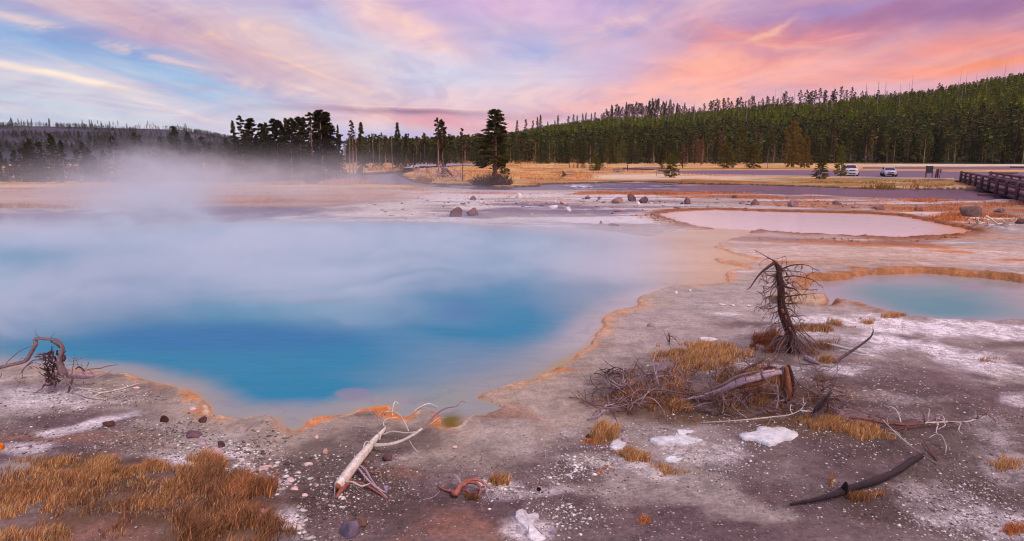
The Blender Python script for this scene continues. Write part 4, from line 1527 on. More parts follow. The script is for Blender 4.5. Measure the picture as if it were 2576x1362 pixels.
BR = [[(480, 140), (420, 110), (340, 65, .1), (250, 15, .15)], [(540, 230), (640, 190, -.1), (740, 175, -.2), (830, 185, -.2), (885, 215, -.25), (890, 290, -.25)], [(540, 240), (680, 248, .1), (780, 262, .15), (825, 300, .2)],
      [(570, 312), (700, 300, -.1), (850, 330, -.2), (920, 360, -.2), (965, 412, -.2)], [(575, 405), (640, 375), (690, 355, .1)], [(580, 415), (690, 445, -.1), (750, 495, -.2), (795, 552, -.2)],
      [(590, 430), (680, 440, .1), (780, 446, .2), (945, 450, .2)], [(590, 530), (700, 515, -.2), (800, 505, -.2), (925, 492, -.3)], [(590, 600), (660, 602), (740, 590)], [(600, 655), (665, 672)], [(610, 770), (660, 735), (695, 712)],
      [(650, 740), (700, 745), (755, 776)], [(512, 420), (430, 422), (320, 405, -.2)], [(508, 520), (450, 520), (398, 525)], [(512, 580), (430, 600), (370, 625, -.1), (360, 650, -.1)], [(515, 625), (440, 655, -.1), (370, 652), (300, 645, -.1)],
      [(518, 690), (440, 702), (368, 728)], [(500, 250), (400, 248, -.1), (340, 262), (290, 300, -.2)], [(497, 292), (452, 285)], [(495, 330), (460, 400, -.2), (400, 470, -.2), (345, 490, -.25)], [(500, 300), (430, 380, .1), (360, 350, .2), (300, 330, .2)],
      [(500, 350), (420, 430), (330, 480, .1), (280, 470, .1)], [(560, 250), (600, 200, .2), (595, 80, .3)], [(560, 370), (620, 430, .2), (640, 520, .3)], [(530, 780), (470, 820), (400, 900, -.2)], [(640, 860), (720, 860), (790, 800)],
      [(600, 350), (680, 420, -.3), (700, 500, -.35)], [(600, 480), (660, 560, -.2), (670, 640, -.2)], [(490, 450), (420, 560, -.3), (430, 640, -.3)], [(520, 200), (600, 260, -.2), (640, 330, -.3)]]
mb = MB()
for i, bpts in enumerate(BR):
    P = tp_(bpts)
    r0 = [7, 9, 6, 8, 7, 8, 5, 8, 8, 7, 9, 7][i] if i < 12 else 5
    mb.tube(P, np.linspace(r0, 1.6, len(P)) * 0.2296 / F * yd, 5, DARKW * rt.uniform(1.1, 1.9), jit=.15, sub=3)
    Q, _ = catmull(P, np.ones(len(P)), 3)
    for k in range(5):
        q = Q[rt.randint(1, len(Q))]
        twig(mb, q, (rt.normal(0, 1), rt.normal(0, .6), rt.normal(-.5, .6)), rt.uniform(.08, .28), .0055, rt, DARKW * rt.uniform(1.2, 2.6), 1, -.6)
for k in range(90):
    t = rt.uniform(0.15, 1.0)
    q = trunk[min(int(t * 14), 13)]
    twig(mb, q, (rt.normal(0, 1), rt.normal(0, .8), rt.normal(-.1, .4)), rt.uniform(.12, .36), .0065, rt, DARKW * rt.uniform(1.1, 2.4), 1, -.8)
for k in range(60):
    q = trunk[rt.randint(1, 5)] + np.array([0, 0, rt.uniform(-.03, .1)])
    a = rt.uniform(0, 6.28)
    twig(mb, q, (math.cos(a) * .7, math.sin(a) * .6, -.15), rt.uniform(.4, .85), .0085, rt, [GREYW, DARKW * 1.6, GREYW * 1.3][k % 3], 1, -1.0, .4)
mb.build('branches', M['wood'], tr)


def lying(name, label, cat, parts, group=None):
    r = thing(name, label, cat)
    for pn, m_, mat in parts:
        m_.build(pn, mat, r)
    return r


def px(r, y):
    """pixel radius to metres at image row y on the ground"""
    return r / F * (CAMH * F / (y - HOR))


# --- slim stick rising out of the litter right of the dead tree
mb = MB()
s0 = D3(cT([(1120, 1258, .0), (1230, 1180, .12), (1350, 1100, .25), (1480, 1010, .4), (1535, 955, .5), (1553, 900, .58), (1545, 862, .62)]))
mb.tube(s0, [.028, .024, .02, .016, .013, .009, .003], 6, GREYW * .7, jit=.1, sub=3)
rr = np.random.RandomState(8)
for k in range(8):
    q = s0[rr.randint(0, 6)]
    twig(mb, q, rr.normal(0, 1, 3), .12, .004, rr, GREYW * .8, 0)
o = tag(mb.build('fallen_branch', M['wood']), 'single slanting grey branch rising from the ground right of the broken standing tree', 'branch')
mb = MB()
mb.tube(D3(cT([(815, 1195, .05), (850, 1212, .05), (905, 1240, .04), (955, 1262, .03)])), [.045, .042, .036, .02], 8, PALEW * .8, jit=.1, sub=2)
tag(mb.build('log', M['wood']), 'short stubby pale log lying between the standing dead tree and the slanting branch', 'log')
mb = MB()
mb.tube(D3([(2062, 862, .02), (2105, 872, .02), (2155, 884, .02), (2180, 889, .02)]), [.02, .03, .028, .01], 6, WHITEW, jit=.15, sub=2)
tag(mb.build('log', M['wood']), 'thin straight white stick lying flat right of the standing dead tree', 'branch')

# --- fallen tree with broken stump
rf2 = np.random.RandomState(21)
t_ = MB()
body = [(1885, 445, .42), (1800, 458, .40), (1700, 488, .36), (1600, 512, .32), (1520, 535, .28), (1440, 570, .22), (1370, 605, .16), (1250, 640, .10), (1120, 668, .06), (980, 695, .03)]
P = D3(cF(body))
kF = 0.2857 * P[0][1] / F
t_.tube(P, np.array([26, 34, 36, 38, 42, 40, 34, 24, 16, 8]) * kF, 12, PALEW * .85, jit=.16, sub=3, flat=.8)
pb = D3(cF([(1760, 520, .3), (1650, 545, .27), (1560, 562, .24), (1470, 590, .18)]))
t_.tube(pb, np.array([12, 24, 22, 12]) * kF, 7, ORANGEW * .8, jit=.25, sub=2)
t_.tube(D3(cF([(1830, 428, .46), (1740, 445, .43), (1650, 480, .38)])), np.array([10, 16, 10]) * kF, 7, PALEW * 1.1, jit=.2, sub=2)
st_ = MB()
yb = gt(*cF([(1930, 700)])[0])[1]
for (pp, ra, cc_) in [([(1945, 690), (1940, 600), (1930, 500), (1925, 400)], [26, 44, 40, 26], ORANGEW * .75), ([(1975, 660), (1985, 560), (1972, 470), (1955, 385)], [16, 22, 24, 10], DARKW), ([(1900, 480), (1895, 430), (1905, 395)], [14, 20, 6], GREYW * .8),
                      ([(1960, 440), (1950, 400), (1940, 385)], [24, 22, 8], DARKW * .9), ([(1935, 700), (1950, 650), (1945, 600)], [10, 22, 22], ORANGEW * .8), ([(1890, 600), (1900, 520), (1890, 450)], [8, 20, 16], ORANGEW * .5)]:
    PP = np.array([VP(a, b_, yb - .05) for a, b_ in cF(pp)])
    st_.tube(PP, np.array(ra) * kF, 9, cc_, jit=.28, sub=4)
b_m = MB()
TR = [([(1040, 636, .1), (950, 620, .12), (850, 605, .13), (700, 600, .12), (600, 617, .10), (500, 670, .06), (400, 690, .06), (250, 730, .04), (200, 720, .05), (90, 600, .10)], [11, 10, 9, 8, 8, 7, 6, 8, 5, 2], GREYW),
      ([(180, 858, .02), (270, 832, .04), (320, 780, .08), (345, 730, .12)], [5, 10, 12, 10], PALEW), ([(350, 432, .35), (375, 500, .25), (400, 580, .12), (445, 645, .03)], [4, 6, 7, 8], GREYW * .7),
      ([(850, 225, .55), (785, 285, .48), (762, 350, .4), (775, 440, .28), (800, 530, .15), (832, 595, .05)], [2, 5, 6, 7, 7, 7], PALEW * .8), ([(1180, 888, .01), (1350, 880, .04), (1600, 862, .06), (1800, 840, .08), (1950, 822, .1), (2050, 780, .14), (2105, 710, .2)], [4, 6, 8, 8, 7, 6, 3], WHITEW * .9),
      ([(1360, 585, .2), (1390, 700, .12), (1440, 780, .06), (1560, 832, .03), (1620, 820, .03)], [8, 8, 7, 6, 3], GREYW * 1.2), ([(1720, 470, .4), (1790, 560, .3), (1870, 640, .2), (1930, 690, .12), (1960, 790, .03)], [8, 8, 7, 6, 5], GREYW),
      ([(1990, 470, .35), (2060, 560, .25), (2200, 640, .14), (2350, 742, .03)], [8, 7, 6, 4], GREYW * .8), ([(1120, 660, .08), (1180, 740, .05), (1280, 800, .03), (1400, 822, .02)], [6, 6, 5, 3], GREYW),
      ([(1080, 630, .12), (1110, 540, .2), (1200, 492, .26), (1300, 488, .28)], [6, 6, 5, 3], GREYW), ([(1550, 440, .42), (1620, 392, .46), (1692, 366, .5)], [10, 9, 6], DARKW * 1.6), ([(1700, 412, .45), (1770, 405, .46), (1830, 425, .44)], [6, 8, 6], DARKW * 1.7),
      ([(1135, 655, .14), (1280, 590, .24), (1400, 540, .32), (1500, 480, .4), (1700, 430, .46)], [7, 11, 14, 12, 6], GREYW * 1.15), ([(850, 640, .05), (830, 690, .06), (900, 765, .02), (990, 770, .01)], [5, 4, 4, 2], GREYW), ([(1310, 640, .1), (1330, 700, .05), (1360, 780, .0)], [10, 9, 6], GREYW * 1.1),
      ([(1850, 560, .25), (1860, 680, .12), (1830, 800, .02)], [6, 9, 4], PALEW * .9), ([(240, 455, .3), (290, 425, .35), (345, 455, .33)], [2, 3, 4], DARKW), ([(400, 410, .42), (450, 405, .42), (515, 435, .38)], [2, 3, 3], DARKW), ([(900, 100, .3), (903, 185, .02)], [5, 6], DARKW * 1.3),
      ([(20, 665, .01), (120, 680, .02), (230, 735, .05), (330, 715, .06)], [2, 5, 9, 9], ORANGEW * .9), ([(530, 545, .2), (480, 580, .14), (430, 590, .1)], [4, 8, 10], PALEW), ([(550, 745, .1), (600, 700, .16), (680, 665, .2), (750, 675, .18)], [5, 6, 5, 3], PALEW * .9)]
for pp, ra, cc_ in TR:
    P = D3(cF(pp))
    b_m.tube(P, np.array(ra, float) * kF * .85, 6, cc_, jit=.14, sub=4)
    Q, _ = catmull(P, np.ones(len(P)), 3)
    for k in range(7):
        q = Q[rf2.randint(0, len(Q))]
        twig(b_m, q, (rf2.normal(0, 1), rf2.normal(0, .7), rf2.normal(.1, .5)), rf2.uniform(.1, .34), .0065, rf2, cc_ * rf2.uniform(.7, 1.3), 1, -.3, .9)
boxes = [(1000, 2080, 600, 850, 105), (200, 720, 470, 840, 85), (700, 1150, 480, 720, 45), (2080, 2500, 680, 880, 45), (1300, 1900, 400, 560, 20), (1950, 2330, 430, 660, 25)]
for (x0, x1, y0, y1, n) in boxes:
    X_, Y_ = rf2.uniform(x0, x1, n), rf2.uniform(y0, y1, n)
    B_ = GT(1426 + X_ * .2857, 809.6 + Y_ * .2857)
    for i in range(n):
        cc_ = [GREYW * 1.1, DARKW * 1.5, GREYW * .8, PALEW * .8, ORANGEW * .4][rf2.randint(5)]
        twig(b_m, B_[i] + np.array([0, 0, rf2.uniform(0, .12)]), (rf2.normal(0, 1), rf2.normal(0, 1), rf2.uniform(-.1, .9)), rf2.uniform(.18, .6), rf2.uniform(.004, .009), rf2, cc_, 1, -.5, 1.1)
lying('fallen_tree', 'collapsed weathered tree with orange heartwood, jagged stump and a tangle of bare branches', 'fallen tree', [('trunk', t_, M['wood']), ('stump', st_, M['wood']), ('branches', b_m, M['wood'])])

# --- thick forked root right of the stump
mb = MB()
mb.tube(D3(cF([(2110, 812, .0), (2165, 790, .04), (2222, 745, .14), (2262, 695, .24), (2292, 655, .32), (2332, 618, .4)])), np.array([8, 18, 24, 20, 14, 7]) * kF, 9, GREYW * .85, jit=.15, sub=3)
mb.tube(D3(cF([(2285, 668, .3), (2300, 760, .12), (2290, 830, .03), (2330, 880, .0)])), np.array([9, 8, 7, 4]) * kF, 6, GREYW, jit=.15, sub=3)
mb.tube(D3(cF([(2300, 660, .32), (2420, 640, .34), (2480, 612, .38)])), np.array([7, 5, 2]) * kF, 5, GREYW * 1.1, jit=.15, sub=3)
tag(mb.build('driftwood', M['wood']), 'thick grey forked root reaching up at the right end of the branch tangle', 'driftwood')

# --- long red and white branch
mb = MB()
P = D3(cB([(1030, 198, .05), (1130, 210, .06), (1250, 228, .07), (1400, 256, .07), (1550, 265, .07), (1700, 250, .08)]))
mb.tube(P, np.array([8, 12, 13, 12, 11, 9]) * kF * .9, 8, REDW, jit=.12, sub=3)
P2 = D3(cB([(1700, 250, .08), (1800, 243, .08), (1900, 240, .08), (2050, 240, .08), (2150, 215, .1), (2260, 180, .14)]))
mb2 = MB()
mb2.tube(P2, np.array([9, 8, 7, 6, 5, 2]) * kF, 7, WHITEW, jit=.12, sub=3)
for pp, ra, cc_ in [([(1140, 240, .05), (1170, 290, .04), (1280, 325, .02), (1400, 320, .02), (1500, 300, .03), (1610, 280, .05)], [5, 6, 6, 7, 5, 3], REDW), ([(1380, 262, .07), (1370, 212, .12), (1385, 188, .15)], [4, 3, 2], WHITEW),
                    ([(1345, 98, .12), (1430, 115, .14), (1470, 170, .12), (1492, 242, .08)], [3, 5, 5, 5], WHITEW), ([(1720, 242, .08), (1735, 180, .16), (1746, 125, .22)], [6, 6, 3], WHITEW), ([(1795, 175, .12), (1850, 182, .13), (1872, 215, .11), (1850, 240, .08)], [3, 5, 5, 4], WHITEW),
                    ([(1822, 255, .08), (1803, 315, .03), (1815, 352, .0)], [5, 4, 3], WHITEW), ([(2020, 250, .08), (2000, 310, .02), (2035, 342, .0)], [5, 4, 3], WHITEW), ([(1690, 400, .03), (1740, 482, .03), (1805, 575, .01)], [4, 7, 7], REDW * .8),
                    ([(1870, 245, .08), (1880, 270, .07), (1815, 305, .03)], [4, 4, 3], WHITEW), ([(1000, 170, .1), (1150, 150, .1), (1270, 210, .05)], [4, 4, 3], REDW * 1.2), ([(1500, 235, .09), (1620, 212, .1), (1720, 225, .08)], [3, 3, 2], REDW * 1.1)]:
    (mb2 if cc_ is WHITEW else mb).tube(D3(cB(pp)), np.array(ra, float) * kF, 6, cc_, jit=.12, sub=4)
for k in range(40):
    q = (P if k % 2 else P2)[rf2.randint(0, 6)]
    twig(mb, q, (rf2.normal(0, 1), rf2.normal(0, 1), rf2.normal(.2, .3)), rf2.uniform(.12, .4), .006, rf2, [REDW, PALEW, GREYW][k % 3], 1, -.5, 1.0)
lying('fallen_branch', 'long bare branch, rust red turning white at its forked right end', 'branch', [('stripped_wood', mb, M['wood']), ('bleached_end', mb2, M['wood'])])
mb = MB()
mb.tube(D3(cB([(1330, 220, .16), (1400, 290, .12), (1500, 390, .09), (1600, 470, .07), (1700, 542, .09), (1800, 612, .03)])), np.array([2, 5, 7, 7, 8, 9]) * kF * .8, 6, WHITEW, c2=GREYW * .5, jit=.1, sub=4)
mb.tube(D3(cB([(1360, 290, .1), (1460, 330, .1), (1500, 395, .08)])), np.array([2, 4, 4]) * kF, 5, WHITEW, jit=.1, sub=4)
mb.tube(D3(cB([(1360, 330, .05), (1450, 350, .05), (1580, 440, .05)])), np.array([2, 3, 3]) * kF, 5, WHITEW, jit=.1, sub=4)
tag(mb.build('fallen_branch', M['wood']), 'thin straight white branch with brown butt crossing the end of the charred log', 'branch')
mb = MB()
mb.tube(D3(cB([(1737, 382, .05), (1790, 350, .07), (1850, 360, .09), (1885, 430, .06), (1890, 470, .04), (1883, 515, .0)])), np.array([2, 4, 4, 4, 4, 3]) * kF, 5, WHITEW, jit=.1, sub=4)
tag(mb.build('twig', M['wood']), 'small hooked white twig right of the white branch end', 'twig')

# --- charred log
mb = MB()
P = D3(cB([(515, 962, .03), (600, 945, .04), (700, 928, .05), (800, 905, .06), (900, 875, .07), (980, 842, .07), (1060, 815, .07), (1150, 790, .08), (1250, 758, .08), (1350, 720, .08), (1430, 682, .08), (1500, 642, .08), (1600, 572, .08), (1690, 528, .08)]))
mb.tube(P, np.array([10, 15, 19, 23, 30, 40, 36, 36, 38, 36, 34, 36, 36, 24]) * kF * .7, 12, lin((50, 38, 44)), jit=.2, sub=3)
mb2 = MB()
mb2.tube(D3(cB([(985, 850, .06), (1000, 800, .14), (1008, 765, .2)])), np.array([34, 24, 5]) * kF * .8, 8, lin((30, 24, 28)), jit=.3, sub=3)
lying('charred_log', 'long charred black log with cracked bark and a knot, lying alone on bare soil', 'log', [('log', mb, M['char']), ('knot', mb2, M['char'])])

# --- pale driftwood log in the middle
kW = 0.3215 * 8.0 / F
mb = MB()
P = D3(cW([(1212, 800, .07), (1240, 765, .08), (1280, 715, .08), (1330, 650, .08), (1375, 590, .08), (1440, 515, .07), (1500, 438, .06), (1560, 375, .05), (1588, 335, .04)]))
mb.tube(P, np.array([34, 42, 44, 43, 42, 38, 30, 20, 5]) * kW * .85, 12, WHITEW * 1.15, jit=.14, sub=3)
mb.tube(D3(cW([(1198, 892, .01), (1225, 850, .03), (1265, 800, .04), (1310, 745, .04)])), np.array([5, 14, 22, 20]) * kW, 7, REDW * 1.5, jit=.2, sub=2)
cut = MB()
cut.tube(D3(cW([(1208, 806, .07), (1215, 797, .07)])), 24 * kW, 10, ORANGEW * .9)
A = MB()
for pp, ra, cc_ in [([(1500, 482, .07), (1600, 476, .12), (1700, 450, .16), (1800, 400, .2), (1870, 350, .22)], [17, 13, 12, 12, 11], WHITEW), ([(1870, 350, .22), (1930, 290, .24), (1990, 232, .24), (2060, 190, .22), (2140, 176, .2), (2180, 136, .22), (2212, 148, .2)], [11, 10, 8, 6, 5, 4, 2], GREYW * 1.5),
                    ([(1570, 398, .05), (1640, 375, .09), (1750, 386, .13), (1850, 370, .15), (1940, 312, .15), (2010, 266, .14), (2064, 266, .12)], [9, 9, 8, 8, 7, 6, 2], WHITEW), ([(1768, 372, .13), (1730, 290, .2), (1680, 232, .22), (1610, 216, .2), (1577, 240, .15), (1575, 272, .1)], [7, 6, 6, 6, 5, 4], WHITEW),
                    ([(1640, 247, .16), (1645, 180, .22), (1662, 140, .25), (1692, 160, .22)], [4, 5, 4, 2], WHITEW), ([(1740, 260, .0), (1800, 220, .07), (1860, 180, .12), (1930, 155, .14), (1992, 182, .1)], [4, 6, 6, 5, 3], WHITEW), ([(1575, 332, .04), (1570, 300, .07), (1600, 275, .09), (1682, 262, .08)], [5, 5, 5, 3], WHITEW),
                    ([(1545, 320, .0), (1525, 280, .01), (1540, 240, .02), (1580, 200, .03)], [3, 4, 4, 2], PALEW), ([(1860, 190, .12), (1910, 190, .12), (1950, 218, .08)], [3, 3, 2], WHITEW), ([(1772, 440, .13), (1800, 490, .06), (1840, 534, .0)], [3, 3, 2], WHITEW),
                    ([(1520, 365, .12), (1545, 400, .1), (1540, 440, .07)], [3, 4, 4], WHITEW), ([(1412, 530, .04), (1420, 470, .12), (1445, 450, .14), (1470, 470, .1)], [4, 5, 5, 3], WHITEW)]:
    A.tube(D3(cW(pp)), np.array(ra, float) * kW, 6, cc_, jit=.1, sub=4)
Rt = MB()
for pp, ra, cc_ in [([(1385, 640, .06), (1430, 672, .1), (1470, 742, .08), (1520, 812, .05), (1602, 892, .0)], [9, 9, 8, 7, 4], PALEW), ([(1375, 662, .06), (1440, 742, .08), (1500, 800, .06), (1592, 852, .01)], [8, 8, 7, 4], PALEW), ([(1270, 765, .1), (1330, 770, .14), (1400, 800, .12), (1470, 776, .08)], [5, 7, 7, 3], WHITEW),
                    ([(1320, 760, .03), (1450, 802, .04), (1592, 896, .0)], [8, 9, 5], REDW * 1.5), ([(1300, 620, .02), (1275, 660, .01), (1268, 698, .0)], [4, 4, 2], REDW * 1.4), ([(1352, 800, .03), (1375, 835, .02), (1410, 850, .0)], [3, 3, 2], PALEW), ([(1400, 600, .05), (1440, 600, .06), (1440, 640, .02)], [3, 4, 3], REDW * 1.7),
                    ([(1500, 690, .02), (1545, 690, .03), (1552, 750, .0)], [3, 3, 2], PALEW), ([(1410, 690, .02), (1480, 690, .05), (1570, 660, .02)], [3, 3, 2], REDW * 1.2), ([(1110, 735, .01), (1190, 722, .01), (1245, 718, .01)], [2, 3, 2], PALEW), ([(1190, 895, .0), (1188, 830, .08), (1195, 770, .1)], [3, 3, 2], PALEW)]:
    Rt.tube(D3(cW(pp)), np.array(ra, float) * kW, 6, cc_, jit=.1, sub=4)
lying('driftwood_log', 'bleached white driftwood log with long curving branches, pointing at the pool edge', 'driftwood', [('log', mb, M['wood']), ('cut_end', cut, M['wood']), ('branches', A, M['wood']), ('roots', Rt, M['wood'])])
mb = MB()
mb.tube(D3(cW([(1318, 366, .0), (1318, 335, .02), (1350, 328, .03), (1422, 340, .0)])), 4 * kW, 5, PALEW, jit=.1, sub=4)
tag(mb.build('twig', M['wood']), 'small bent pale twig on the mud left of the driftwood tip', 'twig')
mb = MB()
mb.tube(D3(cW([(478, 386, .0), (510, 345, .03), (560, 308, .04), (620, 292, .03), (682, 264, .0)])), np.array([3, 4, 4, 4, 2]) * kW, 5, PALEW * .8, jit=.1, sub=4)
tag(mb.build('twig', M['wood']), 'long curved brown twig at the orange pool rim left of the narrow inlet', 'twig')

# --- reddish root knot
mb = MB()
for pp, ra, cc_ in [([(2110, 840, .04), (2135, 860, .05), (2170, 800, .08), (2210, 790, .08)], [14, 24, 20, 14], REDW * 1.7), ([(2170, 800, .08), (2230, 770, .09), (2300, 780, .07), (2330, 830, .04), (2310, 880, .0)], [14, 14, 12, 9, 5], REDW * 1.5), ([(2200, 760, .1), (2280, 748, .1), (2340, 765, .08), (2405, 822, .0)], [8, 9, 9, 4], REDW * 1.7),
                    ([(2000, 800, .01), (2040, 825, .02), (2115, 845, .03)], [4, 9, 10], REDW * 1.6), ([(2175, 790, .08), (2145, 730, .12), (2122, 712, .14)], [11, 9, 5], PALEW), ([(2150, 745, .11), (2165, 715, .15), (2160, 692, .18)], [7, 6, 3], PALEW), ([(2360, 780, .06), (2375, 850, .03), (2402, 918, .0)], [5, 5, 3], PALEW * .9),
                    ([(1880, 905, .0), (1960, 885, .01), (2010, 840, .01)], [2, 2, 2], PALEW), ([(2180, 830, .05), (2240, 850, .05), (2250, 890, .0)], [7, 8, 4], REDW * 1.1)]:
    mb.tube(D3(cW(pp)), np.array(ra, float) * kW, 7, cc_, jit=.15, sub=4)
tag(mb.build('root', M['wood']), 'gnarled reddish root knot lying on gravel right of the driftwood log', 'root')

# --- arched stump at the left edge
yL = gt(130, 990)[1]
kL = 0.25 * yL / F
rl = np.random.RandomState(4)


def lp(pts, off=0.0):
    return np.array([VP(p[0], p[1], yL + off + (p[2] if len(p) > 2 else 0)) for p in cL(pts)])


arch = MB()
arch.tube(lp([(-60, 420), (0, 388), (130, 355), (250, 325), (300, 265), (335, 200), (362, 150), (352, 108), (400, 98), (470, 102), (555, 108), (605, 140), (628, 190), (622, 240), (602, 290), (604, 340), (620, 400), (650, 460)]),
          np.array([14, 18, 19, 20, 20, 20, 21, 20, 16, 15, 15, 18, 20, 22, 26, 30, 36, 36]) * kL, 9, GREYW * 1.35, jit=.1, sub=3)
arch.tube(lp([(590, 420, .1), (680, 448, .15), (760, 462, .2), (850, 470, .25), (945, 470, .3)]), np.array([44, 44, 38, 34, 28]) * kL, 11, PALEW * .85, jit=.08, sub=3)
arch.tube(lp([(540, 455), (528, 520), (512, 580), (480, 655)]), np.array([22, 24, 22, 12]) * kL, 8, PALEW, jit=.12, sub=3)
arch.tube(lp([(450, 480), (445, 540), (405, 605), (325, 640)]), np.array([16, 16, 14, 9]) * kL, 7, PALEW * .95, jit=.15, sub=3)
arch.tube(lp([(640, 320), (655, 290), (650, 260)]), np.array([16, 14, 8]) * kL, 6, DARKW * 1.4, jit=.2, sub=2)
core = MB()
for k in range(60):
    q = lp([(rl.uniform(440, 580), rl.uniform(210, 540), rl.uniform(-.08, .08))])[0]
    twig(core, q, (rl.normal(0, .5), rl.normal(0, .5), rl.normal(0, 1)), rl.uniform(.08, .2), rl.uniform(.008, .02), rl, DARKW * rl.uniform(.8, 1.8), 1, 0, 1.0, 2, 5)
tw = MB()
for pp, ra, cc_ in [([(60, 352), (95, 310), (140, 270), (200, 222), (270, 190), (342, 168)], [3, 4, 4, 4, 4, 4], GREYW), ([(378, -5), (350, 32), (372, 60), (400, 85)], [1, 2, 3, 3], GREYW), ([(575, 30), (530, 60), (515, 95)], [1, 2, 3], GREYW), ([(510, 125), (560, 150), (602, 188)], [8, 9, 9], GREYW * .7),
                    ([(370, 240), (400, 290), (460, 315), (520, 330), (570, 342)], [9, 9, 8, 7, 5], GREYW * 1.2), ([(260, 380), (310, 330), (360, 310), (440, 312)], [5, 6, 7, 6], GREYW * 1.1), ([(230, 500), (225, 440), (250, 390), (330, 335)], [2, 4, 5, 6], GREYW), ([(770, 560, .1), (880, 515, .1), (990, 480, .15), (1060, 455, .2), (1130, 408, .3)], [4, 6, 7, 7, 4], PALEW * .9),
                    ([(650, 470, -.05), (700, 560, -.05), (780, 625, -.1)], [10, 9, 6], GREYW * 1.2), ([(715, 560), (725, 440), (735, 380), (744, 298)], [4, 5, 4, 2], GREYW * .9), ([(740, 480), (700, 600), (690, 640)], [11, 12, 8], GREYW), ([(760, 405, .2), (800, 380, .2), (850, 420, .2)], [6, 9, 5], DARKW * 1.6), ([(860, 420, .2), (900, 405, .2), (1005, 395, .3)], [4, 6, 6], GREYW * 1.2),
                    ([(1000, 400, .3), (1080, 375, .5), (1190, 358, .7)], [5, 5, 2], GREYW), ([(560, 440), (552, 520), (520, 600)], [8, 7, 5], PALEW), ([(640, 660), (560, 665), (480, 650)], [7, 9, 5], REDW * 1.8), ([(20, 440), (0, 500), (-40, 560)], [4, 3, 2], GREYW), ([(830, 430, .2), (820, 350, .1), (790, 305, .1)], [2, 2, 1], PALEW)]:
    tw.tube(lp(pp), np.array(ra, float) * kL, 6, cc_, jit=.12, sub=3)
for k in range(45):
    q = lp([(rl.uniform(200, 900), rl.uniform(300, 560))])[0]
    twig(tw, q, (rl.normal(0, 1), rl.normal(0, .8), rl.normal(-.3, .6)), rl.uniform(.08, .3), .004, rl, [GREYW * 1.2, DARKW * 1.8, PALEW * .8][k % 3], 1, -.5, .9)
whr = thing('driftwood', 'bundle of thin white branches lying on gravel right of the arched stump', 'driftwood')
for pp, ra in [([(770, 596, .02), (900, 610, .03), (1000, 640, .03), (1130, 622, .02), (1250, 592, .02), (1350, 560, .02), (1410, 550, .0)], [4, 4, 5, 6, 6, 5, 2]), ([(930, 690, .0), (1000, 650, .02), (1040, 640, .03)], [5, 7, 5]), ([(1130, 622, .02), (1230, 640, .02), (1262, 678, .0)], [3, 3, 1]),
               ([(800, 655, .02), (900, 690, .02), (1000, 700, .02), (1070, 700, .01), (1070, 735, .0)], [5, 6, 5, 4, 3]), ([(700, 640, .02), (760, 590, .04), (820, 600, .03), (920, 600, .02), (1010, 620, .02), (1030, 590, .02)], [4, 5, 4, 3, 3, 2]), ([(840, 700, .0), (900, 715, .0), (960, 725, .0)], [4, 4, 2]), ([(320, 640, .02), (400, 620, .03), (430, 600, .04)], [4, 5, 4])]:
    MB().tube(D3(cL(pp)), np.array(ra, float) * kL, 6, WHITEW * 1.05, jit=.1, sub=3).build('branch', M['wood'], whr)
lying('tree_stump', 'uprooted grey stump with a high looping root arch at the left edge of the pool', 'stump', [('arched_root', arch, M['wood']), ('root_ball', core, M['wood']), ('roots', tw, M['wood'])])

# --- white antler like branches by the upper pool, and driftwood on the island
c8 = crop(2070, 395.6, 0.1964)
anr = thing('driftwood', 'white antler shaped dead branches at the right end of the pink pool', 'driftwood')
for pp in [[(1980, 790, .5), (1975, 840, .1), (2040, 860, .0)], [(2095, 760, .9), (2160, 800, .6), (2235, 858, .05)], [(2110, 862, .05), (2105, 820, .4), (2130, 792, .5)], [(2240, 860, .05), (2320, 850, .1), (2400, 850, .2), (2460, 825, .4), (2478, 798, .6)], [(2220, 800, .5), (2280, 795, .5), (2320, 820, .3), (2318, 856, .05)],
           [(2380, 870, .0), (2460, 862, .0), (2490, 875, .0)], [(2120, 868, .0), (2200, 872, .0)], [(1870, 805, .25), (1880, 850, .0)], [(1975, 790, .5), (2000, 830, .2), (2070, 845, .1)]]:
    MB().tube(D3(c8(pp)), [.045, .04, .03][:len(pp)] if len(pp) < 4 else .035, 5, WHITEW * 1.2, sub=3, jit=.1).build('branch', M['wood'], anr)
c3 = crop(1012, 239.2, 0.25)
mb = MB()
ri = np.random.RandomState(9)
q0 = gt(1130, 452)
for k in range(110):
    q = gt(1112 + 0 * k, 450) if k == 0 else q0 + np.array([ri.uniform(-2.2, 2.2), ri.uniform(-1, 1), ri.uniform(0, 2.2) * (1)])
    q[2] = min(q[2], 2.6 - abs(q[0] - q0[0] + .6) * .8 + q0[2])
    twig(mb, q, (ri.normal(.4, .7), ri.normal(0, .5), ri.normal(-.6, .5)), ri.uniform(.6, 1.6), .045, ri, [PALEW * 1.6, GREYW * 1.3, PALEW * 1.3][k % 3], 1, -.3, .5, 2, 3)
mb.tube(D3(c3([(440, 735, 1.6), (480, 790, .8), (550, 860, .1)])), [.16, .18, .1], 6, PALEW, sub=2)
tag(mb.build('root_wad', M['wood']), 'grey upturned root wad under the bare trunked pine on the island', 'root wad')
mb = MB()
q0 = gt(1062, 447)
for k in range(70):
    q = q0 + np.array([ri.uniform(-1.2, 2.0), ri.uniform(-.8, .8), ri.uniform(0, 1.7)])
    twig(mb, q, (ri.normal(0, 1), ri.normal(0, .5), ri.normal(-.2, .6)), ri.uniform(.5, 1.3), .06, ri, [PALEW * 1.5, REDW * 1.8, PALEW][k % 3], 1, -.3, .6, 2, 3)
tag(mb.build('root_wad', M['wood']), 'heap of brown driftwood roots on the left tip of the island', 'root wad')
mb = MB()
q0 = gt(1236, 466)
